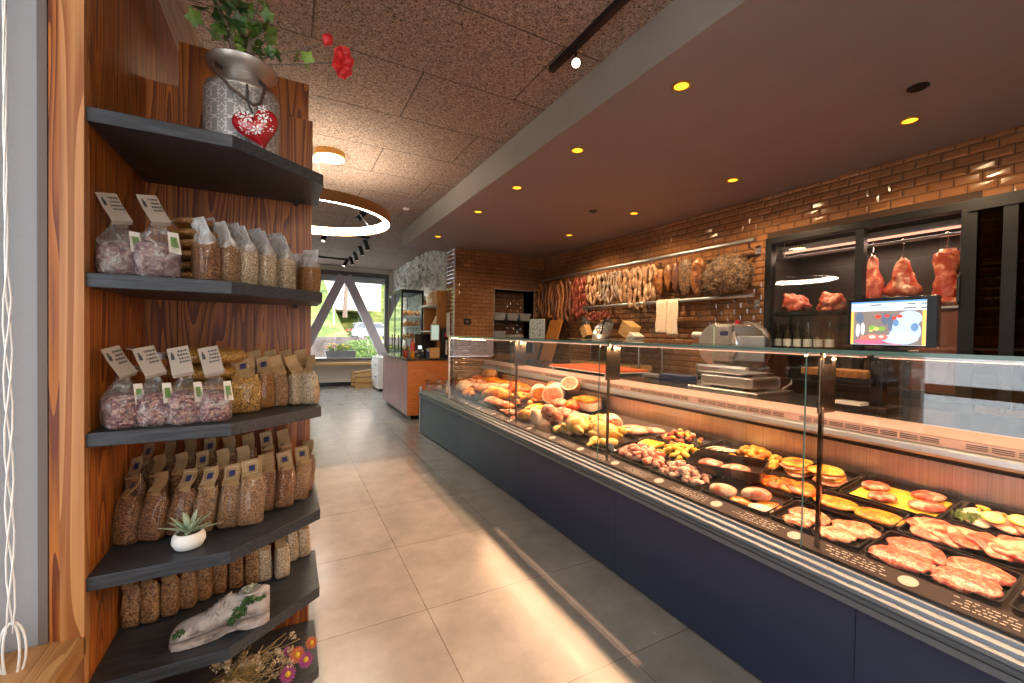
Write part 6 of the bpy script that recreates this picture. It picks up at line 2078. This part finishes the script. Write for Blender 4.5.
# --- behind the second post: poultry, roasts, hams
def compound(name, label, cat, parts, x, y, rz=0, up=.004, group=None):
    """one animal or joint made of merged lumps: [(material, part name, [(centre, radii, seed)])]"""
    t = thing(name, label, cat, (0, 0, 0), 0, group)
    for m_, pn_, lumps in parts:
        b_ = B()
        for (c, r, sd) in lumps:
            b_.blob(c, r, .08, 14, sd, sub=3, amp2=.03)
        b_.build(pn_, m_, t, smooth=True)
    return put(t, x, y, rz, up)
tray('large black tray under the yellow chickens', 1.74, 2.06, 2.04, 2.66)
def chicken(label, x, y, rz, s=1):
    return compound('whole_chicken', label, 'chicken', [('m_chicken', 'chicken_body', [((0, 0, .055 * s), (.10 * s, .075 * s, .055 * s), 3), ((.04 * s, 0, .075 * s), (.06 * s, .055 * s, .045 * s), 4)]),
                    ('m_chicken', 'drumstick', [((-.085 * s, .045 * s, .05 * s), (.055 * s, .024 * s, .028 * s), 5), ((-.135 * s, .05 * s, .055 * s), (.025 * s, .010 * s, .011 * s), 6)]),
                    ('m_chicken', 'drumstick', [((-.085 * s, -.045 * s, .05 * s), (.055 * s, .024 * s, .028 * s), 7), ((-.135 * s, -.05 * s, .055 * s), (.025 * s, .010 * s, .011 * s), 8)]),
                    ('m_chicken', 'wing', [((.05 * s, .075 * s, .05 * s), (.04 * s, .016 * s, .018 * s), 9), ((.05 * s, -.075 * s, .05 * s), (.04 * s, .016 * s, .018 * s), 10)])], x, y, rz, group='whole chickens')
chicken('big yellow whole chicken in the front of the second glass bay', 1.87, 2.46, 1.4, 1.15)
chicken('yellow whole chicken beside the middle glass post', 1.93, 2.24, 1.9, 1.0)
for i, (x, y) in enumerate(((1.775, 2.60), (1.80, 2.55), (1.86, 2.10), (1.80, 2.20), (1.82, 2.13))):
    compound('chicken_drumstick', ['chicken leg at the left of the big chicken', 'chicken leg just in front of the big chicken', 'chicken leg right of the middle glass post', 'chicken leg left in front of the middle post', 'chicken leg in front of the second chicken'][i], 'chicken leg',
             [('m_chicken', 'leg_body', [((0, 0, .025), (.045, .030, .026), 20 + i), ((.05, 0, .025), (.03, .016, .016), 30 + i), ((.085, 0, .025), (.018, .012, .012), 40 + i)])], x, y, .6 + i, group='chicken legs')
t = thing('price_card', 'small white price card standing by the middle post', 'price card', (0, 0, 0))
B().box((0, -.02, 0), (.003, .02, .055), Matrix.Rotation(-.25, 4, 'Y')).build('card', 'paper', t)
B().box((0, -.02, 0), (.02, .02, .003)).build('card_foot', 'paper', t)
put(t, 1.80, 2.03, .2, .004)
t = thing('pork_loin', 'cut pork loin with round marbled face behind the middle post', 'pork loin', (0, 0, 0))
rr_ = []
for u, k in ((-.09, .5), (-.08, .8), (-.04, 1), (.07, 1), (.0899, .97)):
    rr_.append([(.062 * k * math.cos(a) * (1 + .08 * math.sin(3 * a)), -u, .058 + .055 * k * math.sin(a)) for a in [2 * PI * j / 24 for j in range(24)]])
B().rings(rr_).build('loin_body', 'm_fat', t, smooth=.8)
B().rings([[(.052 * math.cos(a) * (1 + .10 * math.sin(3 * a)), -.0905, .058 + .045 * math.sin(a)) for a in [2 * PI * j / 24 for j in range(24)]],
           [(.050 * math.cos(a) * (1 + .10 * math.sin(3 * a)), -.0915, .058 + .043 * math.sin(a)) for a in [2 * PI * j / 24 for j in range(24)]]]).build('cut_face', 'm_steak', t)
put(t, 2.09, 2.36, -.5, .004)
for i, (x, y) in enumerate(((2.18, 2.24), (2.22, 2.12), (2.13, 2.18))):
    piece('meat_strip', '%s long pink meat strip right of the cut pork loin' % ORD[i], 'meat strip', 'm_pink', (.028, .085, .018), x, y, .5, .004, .12, 14, group='long pink strips')
# knuckle with a hollow middle
t = thing('pork_knuckle', 'pink ring-shaped rolled pork beside the yellow chicken', 'pork', (0, 0, 0))
pts = [(.055 * math.cos(a), .055 * math.sin(a), 0) for a in [2 * PI * j / 30 for j in range(30)]]
Mk = Matrix.Translation((0, 0, .075)) @ Matrix.Rotation(1.0, 4, 'Y') @ Matrix.Rotation(PI, 4, 'Z')
B().tube([Mk @ Vector(p) for p in pts], [.040 + .006 * math.sin(j * .9) for j in range(30)], 14, close=True, cap=False).build('rolled_body', 'm_pink', t, smooth=True)
b_ = B().blob(Mk @ Vector((0, 0, -.005)), (.028, .03, .028), .2, 20, 4).build('red_filling', 'm_steak', t, smooth=True)
put(t, 1.875, 2.82, .3, .004)
piece('pale_wedge', 'pale pointed meat piece leaning left of the pink ring', 'meat', 'm_pale', (.035, .05, .060), 1.765, 2.87, 0, .004, .08, 10, flat=.9)
piece('roast_ball', 'brown round roast left of the pale pointed piece', 'roast', 'm_golden', (.055, .075, .042), 1.80, 3.10, 0, .004, .08, 12)
tray('black tray of yellow and white sausages in the second glass bay', 1.93, 2.16, 3.06, 3.45)
for i in range(7):
    piece('yellow_sausage', '%s yellow sausage from the near side in the second glass bay' % ORD[i], 'sausage', 'm_yellow' if i % 3 != 1 else 'm_fat', (.085, .017, .016), 2.03, 3.12 + i * .045, .25, .005 + .01 * (i % 2), .04, 10, group='yellow and white sausages')
def halfham(label, x, y, rz, s0, m_skin, m_face, up=.004, tilt=(0, 0)):
    t = thing('cut_ham', label, 'ham', (0, 0, 0), 0, 'cut hams in the second glass bay')
    s = s0 * 1.15
    rr_ = []
    N = 28
    for u, k in ((.10, .15), (.095, .45), (.08, .72), (.05, .9), (0, 1), (-.05, 1.0), (-.0715, .99)):
        rr_.append([(.052 * s * k * math.cos(a), u * s, (.045 + .042 * k * math.sin(a)) * s) for a in [2 * PI * j / N for j in range(N)]])
    B().rings(rr_).build('ham_body', m_skin, t, smooth=.8)
    B().rings([[(.0515 * s * math.cos(a), -.0716 * s, (.045 + .0415 * math.sin(a)) * s) for a in [2 * PI * j / N for j in range(N)]], [(.0515 * s * math.cos(a), -.074 * s, (.045 + .0415 * math.sin(a)) * s) for a in [2 * PI * j / N for j in range(N)]]]).build('fat_rim', 'm_fat', t)
    B().rings([[(.044 * s * math.cos(a), -.0741 * s, (.046 + .034 * math.sin(a)) * s) for a in [2 * PI * j / N for j in range(N)]], [(.043 * s * math.cos(a), -.0755 * s, (.046 + .033 * math.sin(a)) * s) for a in [2 * PI * j / N for j in range(N)]]]).build('cut_face', m_face, t)
    return put(t, x, y, rz, up, tilt)
tray('long black tray under the cut hams in the second glass bay', 2.17, 2.41, 2.75, 3.95, up=.001)
halfham('cut ham with deep orange face, left of the hams', 2.28, 3.66, -.5, 1.5, 'm_fat', 'm_orange')
halfham('large pink ham with white fat rim in the second glass bay', 2.27, 3.36, -.75, 1.7, 'm_fat', 'm_ham', .03)
halfham('upright cut sausage with pale oval face behind the pink ham', 2.36, 3.22, -.9, 1.35, 'm_golden', 'm_ham', .10, (-.5, 0))
halfham('golden ham end lying behind the large pink ham', 2.37, 3.55, -.6, 1.2, 'm_golden', 'm_golden', .06)
t = thing('meat_loaf', 'layered meat loaf with golden crust near the middle post', 'meat loaf', (0, 0, 0))
B().rings([sring(.07, .125, 0, e=.4), sring(.075, .13, .02, e=.4), sring(.075, .13, .07, e=.4)]).build('loaf_body', 'm_pale', t, smooth=.8)
B().rings([sring(.076, .131, .070, e=.4), sring(.078, .133, .082, e=.4), sring(.072, .127, .092, e=.4)]).build('golden_crust', 'm_golden', t, smooth=.8)
put(t, 2.31, 2.93, .05, .022)
piece('orange_roast', 'small orange roast in front of the meat loaf', 'roast', 'm_marin', (.05, .065, .04), 2.20, 3.0, .2, .022)
piece('pink_roast', 'pink roast piece left of the orange roast', 'roast', 'm_pink', (.05, .085, .035), 2.19, 3.17, .1, .022)
piece('flat_cutlet', 'long flat pale cutlet in front of the meat loaf', 'cutlet', 'm_pale', (.05, .16, .02), 2.12, 2.72, .05, .004, .15, 12, 4)
for i, (x, y) in enumerate(((2.06, 2.66), (2.10, 2.56), (2.07, 2.48))):
    piece('chicken_wing', '%s pale chicken wing from the left behind the big chicken' % ORD[i], 'chicken wing', 'm_chicken', (.02, .05, .03), x, y, .8 * i, .004, .14, 20, group='pale chicken wings')

# --- beyond the first post
tray('black tray of coated meat at the first glass post', 1.74, 2.0, 3.50, 4.16)
for i in range(6):
    piece('coated_meat', '%s orange coated meat piece from the near side at the first post' % ORD[i], 'meat', 'm_salmon' if i % 2 else 'm_marin', (.055, .06, .028), 1.87 - .02 * (i % 2), 3.56 + i * .075, .4 * i, .004 + .008 * (i % 2), .12, 16, group='coated meat at the first post')
piece('glazed_knuckle', 'shiny golden glazed knuckle in the first glass bay', 'roast', 'm_golden', (.075, .15, .06), 1.99, 4.03, .35, .004, .08, 9)
for i, (x, y, up) in enumerate(((2.02, 4.38, .004), (2.10, 4.24, .02))):
    t = thing('rolled_roast', ['pale rolled roast with pink end in the first glass bay', 'pale rolled roast tucked behind the first one'][i], 'rolled roast', (0, 0, 0), 0, 'pale rolled roasts')
    rr_ = []
    for u in [j / 15 for j in range(16)]:
        k = (1 + .05 * math.sin(u * 40)) * (.75 if u in (0, 1) else 1)
        rr_.append([(.055 * k * math.cos(a), -.16 + .32 * u, .06 + .052 * k * math.sin(a)) for a in [2 * PI * j / 20 for j in range(20)]])
    B().rings(rr_).build('roast_body', 'm_roll', t, smooth=.9)
    B().rings([[(.034 * math.cos(a), -.1605, .06 + .032 * math.sin(a)) for a in [2 * PI * j / 20 for j in range(20)]], [(.03 * math.cos(a), -.163, .06 + .028 * math.sin(a)) for a in [2 * PI * j / 20 for j in range(20)]]]).build('roast_face', 'm_steak', t)
    put(t, x, y, .35, up)
piece('round_roast', 'pale round roast at the left of the first bay', 'roast', 'm_pale', (.085, .11, .065), 1.90, 4.74, 0, .004, .06, 8)
for i, (x, y) in enumerate(((2.30, 4.62), (2.33, 4.92), (2.28, 5.16), (2.33, 4.34), (2.30, 4.08))):
    piece('orange_roast', '%s long orange roast from the left along the back of the first bay' % ORD[[2, 1, 0, 3, 4][i]], 'roast', 'm_golden' if i % 2 else 'm_marin', (.075, .14, .05), x, y, .3, .004, .10, 9, group='orange roasts along the back')
piece('crusty_roast', 'dark crusted roast on top at the back of the first bay', 'roast', 'm_crust', (.07, .12, .05), 2.34, 5.0, .2, .085, .10, 9)
for i in range(8):
    piece('small_roll', '%s small pale meat roll from the near side at the far end of the counter' % ORD[i], 'meat roll', 'm_roll' if i % 2 else 'm_pale', (.045, .06, .036), 2.06 + .09 * (i % 2), 4.62 + i * .085, .3, .004, .08, 14, group='small pale rolls')
for i in range(4):
    piece('dark_sausage', '%s dark sausage coil from the left at the far back of the counter' % ORD[i], 'sausage', 'm_crust', (.06, .08, .03), 2.34 - .02 * (i % 2), 5.32 - i * .02 - (.02 if i > 1 else 0) - .1 * i + .0, .2, .006 + .0 * i, .1, 12, group='dark coils at the far end')
for i in range(3):
    t = thing('price_card', '%s small dark price card in front of the coated meat' % ORD[i], 'price card', (0, 0, 0), 0, 'price cards at the first post')
    B().box((-.024, -.036, 0), (.024, .036, .003)).build('card', 'strip_brown', t)
    for k_ in range(3):
        B().box((-.016 + k_ * .012, -.028, .003), (-.011 + k_ * .012, .022, .0035)).build('card_line', 'paper', t)
    put(t, 1.726, 3.42 + i * .085, 0, .004)
t = thing('dark_tray', 'narrow black dish on its side before the rolled roasts', 'dish', (0, 0, 0))
B().rings([sring(.03, .13, 0, e=.4), sring(.036, .14, .03, e=.4), sring(.030, .134, .03, e=.4), sring(.026, .126, .004, e=.4)]).build('dish_body', 'tray_black', t, smooth=.7)
put(t, 1.80, 4.26, 0, .004)
for i, (x, y) in enumerate(((1.72, 4.86), (1.80, 5.08), (1.74, 5.22))):
    t = thing('preserve_jar', '%s clear jar at the open far end of the counter' % ORD[i], 'jar', (0, 0, 0), 0, 'clear jars at the far end')
    B().lathe([(.034, 0), (.037, .008), (.037, .085), (.030, .10)], n=20).build('jar_body', 'glass', t, smooth=.8)
    B().lathe([(.031, .004), (.033, .01), (.033, .06)], n=20).build('jar_contents', 'm_pale', t, smooth=.8)
    B().lathe([(.032, .10), (.032, .118)], n=20).build('jar_lid', 'alu', t, smooth=.8)
    put(t, x, y, 0, .001)

# --- more pieces filling the far bays
heap('glazed_wing', 'orange glazed chicken piece heaped at the back of the first bay', 'chicken', 'm_marin', (.034, .05, .028), 24, (2.28, 4.25), (.11, .30), 21, 'glazed chicken pieces', .07)
heap('veal_roll', 'small pale rolled piece heaped at the far end of the counter', 'meat roll', 'm_roll', (.034, .05, .028), 26, (2.08, 5.0), (.20, .33), 22, 'pale rolled pieces', .05)
heap('breaded_piece', 'golden breaded piece heaped behind the coated meat', 'meat', 'm_golden', (.032, .045, .022), 20, (2.12, 3.75), (.10, .26), 23, 'golden breaded pieces', .05)
heap('pork_piece', 'pink pork piece heaped between the hams and the chicken', 'meat', 'm_pink', (.030, .045, .022), 18, (2.06, 2.95), (.08, .22), 24, 'pink pork pieces', .04)
heap('poultry_strip', 'pale yellow poultry piece beside the whole chickens', 'poultry', 'm_chicken', (.028, .045, .022), 18, (2.10, 2.45), (.08, .24), 25, 'pale poultry pieces', .05)
heap('golden_roast_piece', 'golden roasted piece heaped in the middle of the first bay', 'roast', 'm_golden', (.040, .055, .034), 22, (1.98, 4.50), (.17, .33), 26, 'golden roasted pieces', .05)
heap('small_cutlet', 'flat pink cutlet laid along the front of the second bay', 'cutlet', 'm_salmon', (.030, .045, .012), 16, (1.765, 3.30), (.045, .22), 27, 'flat pink cutlets', .02)
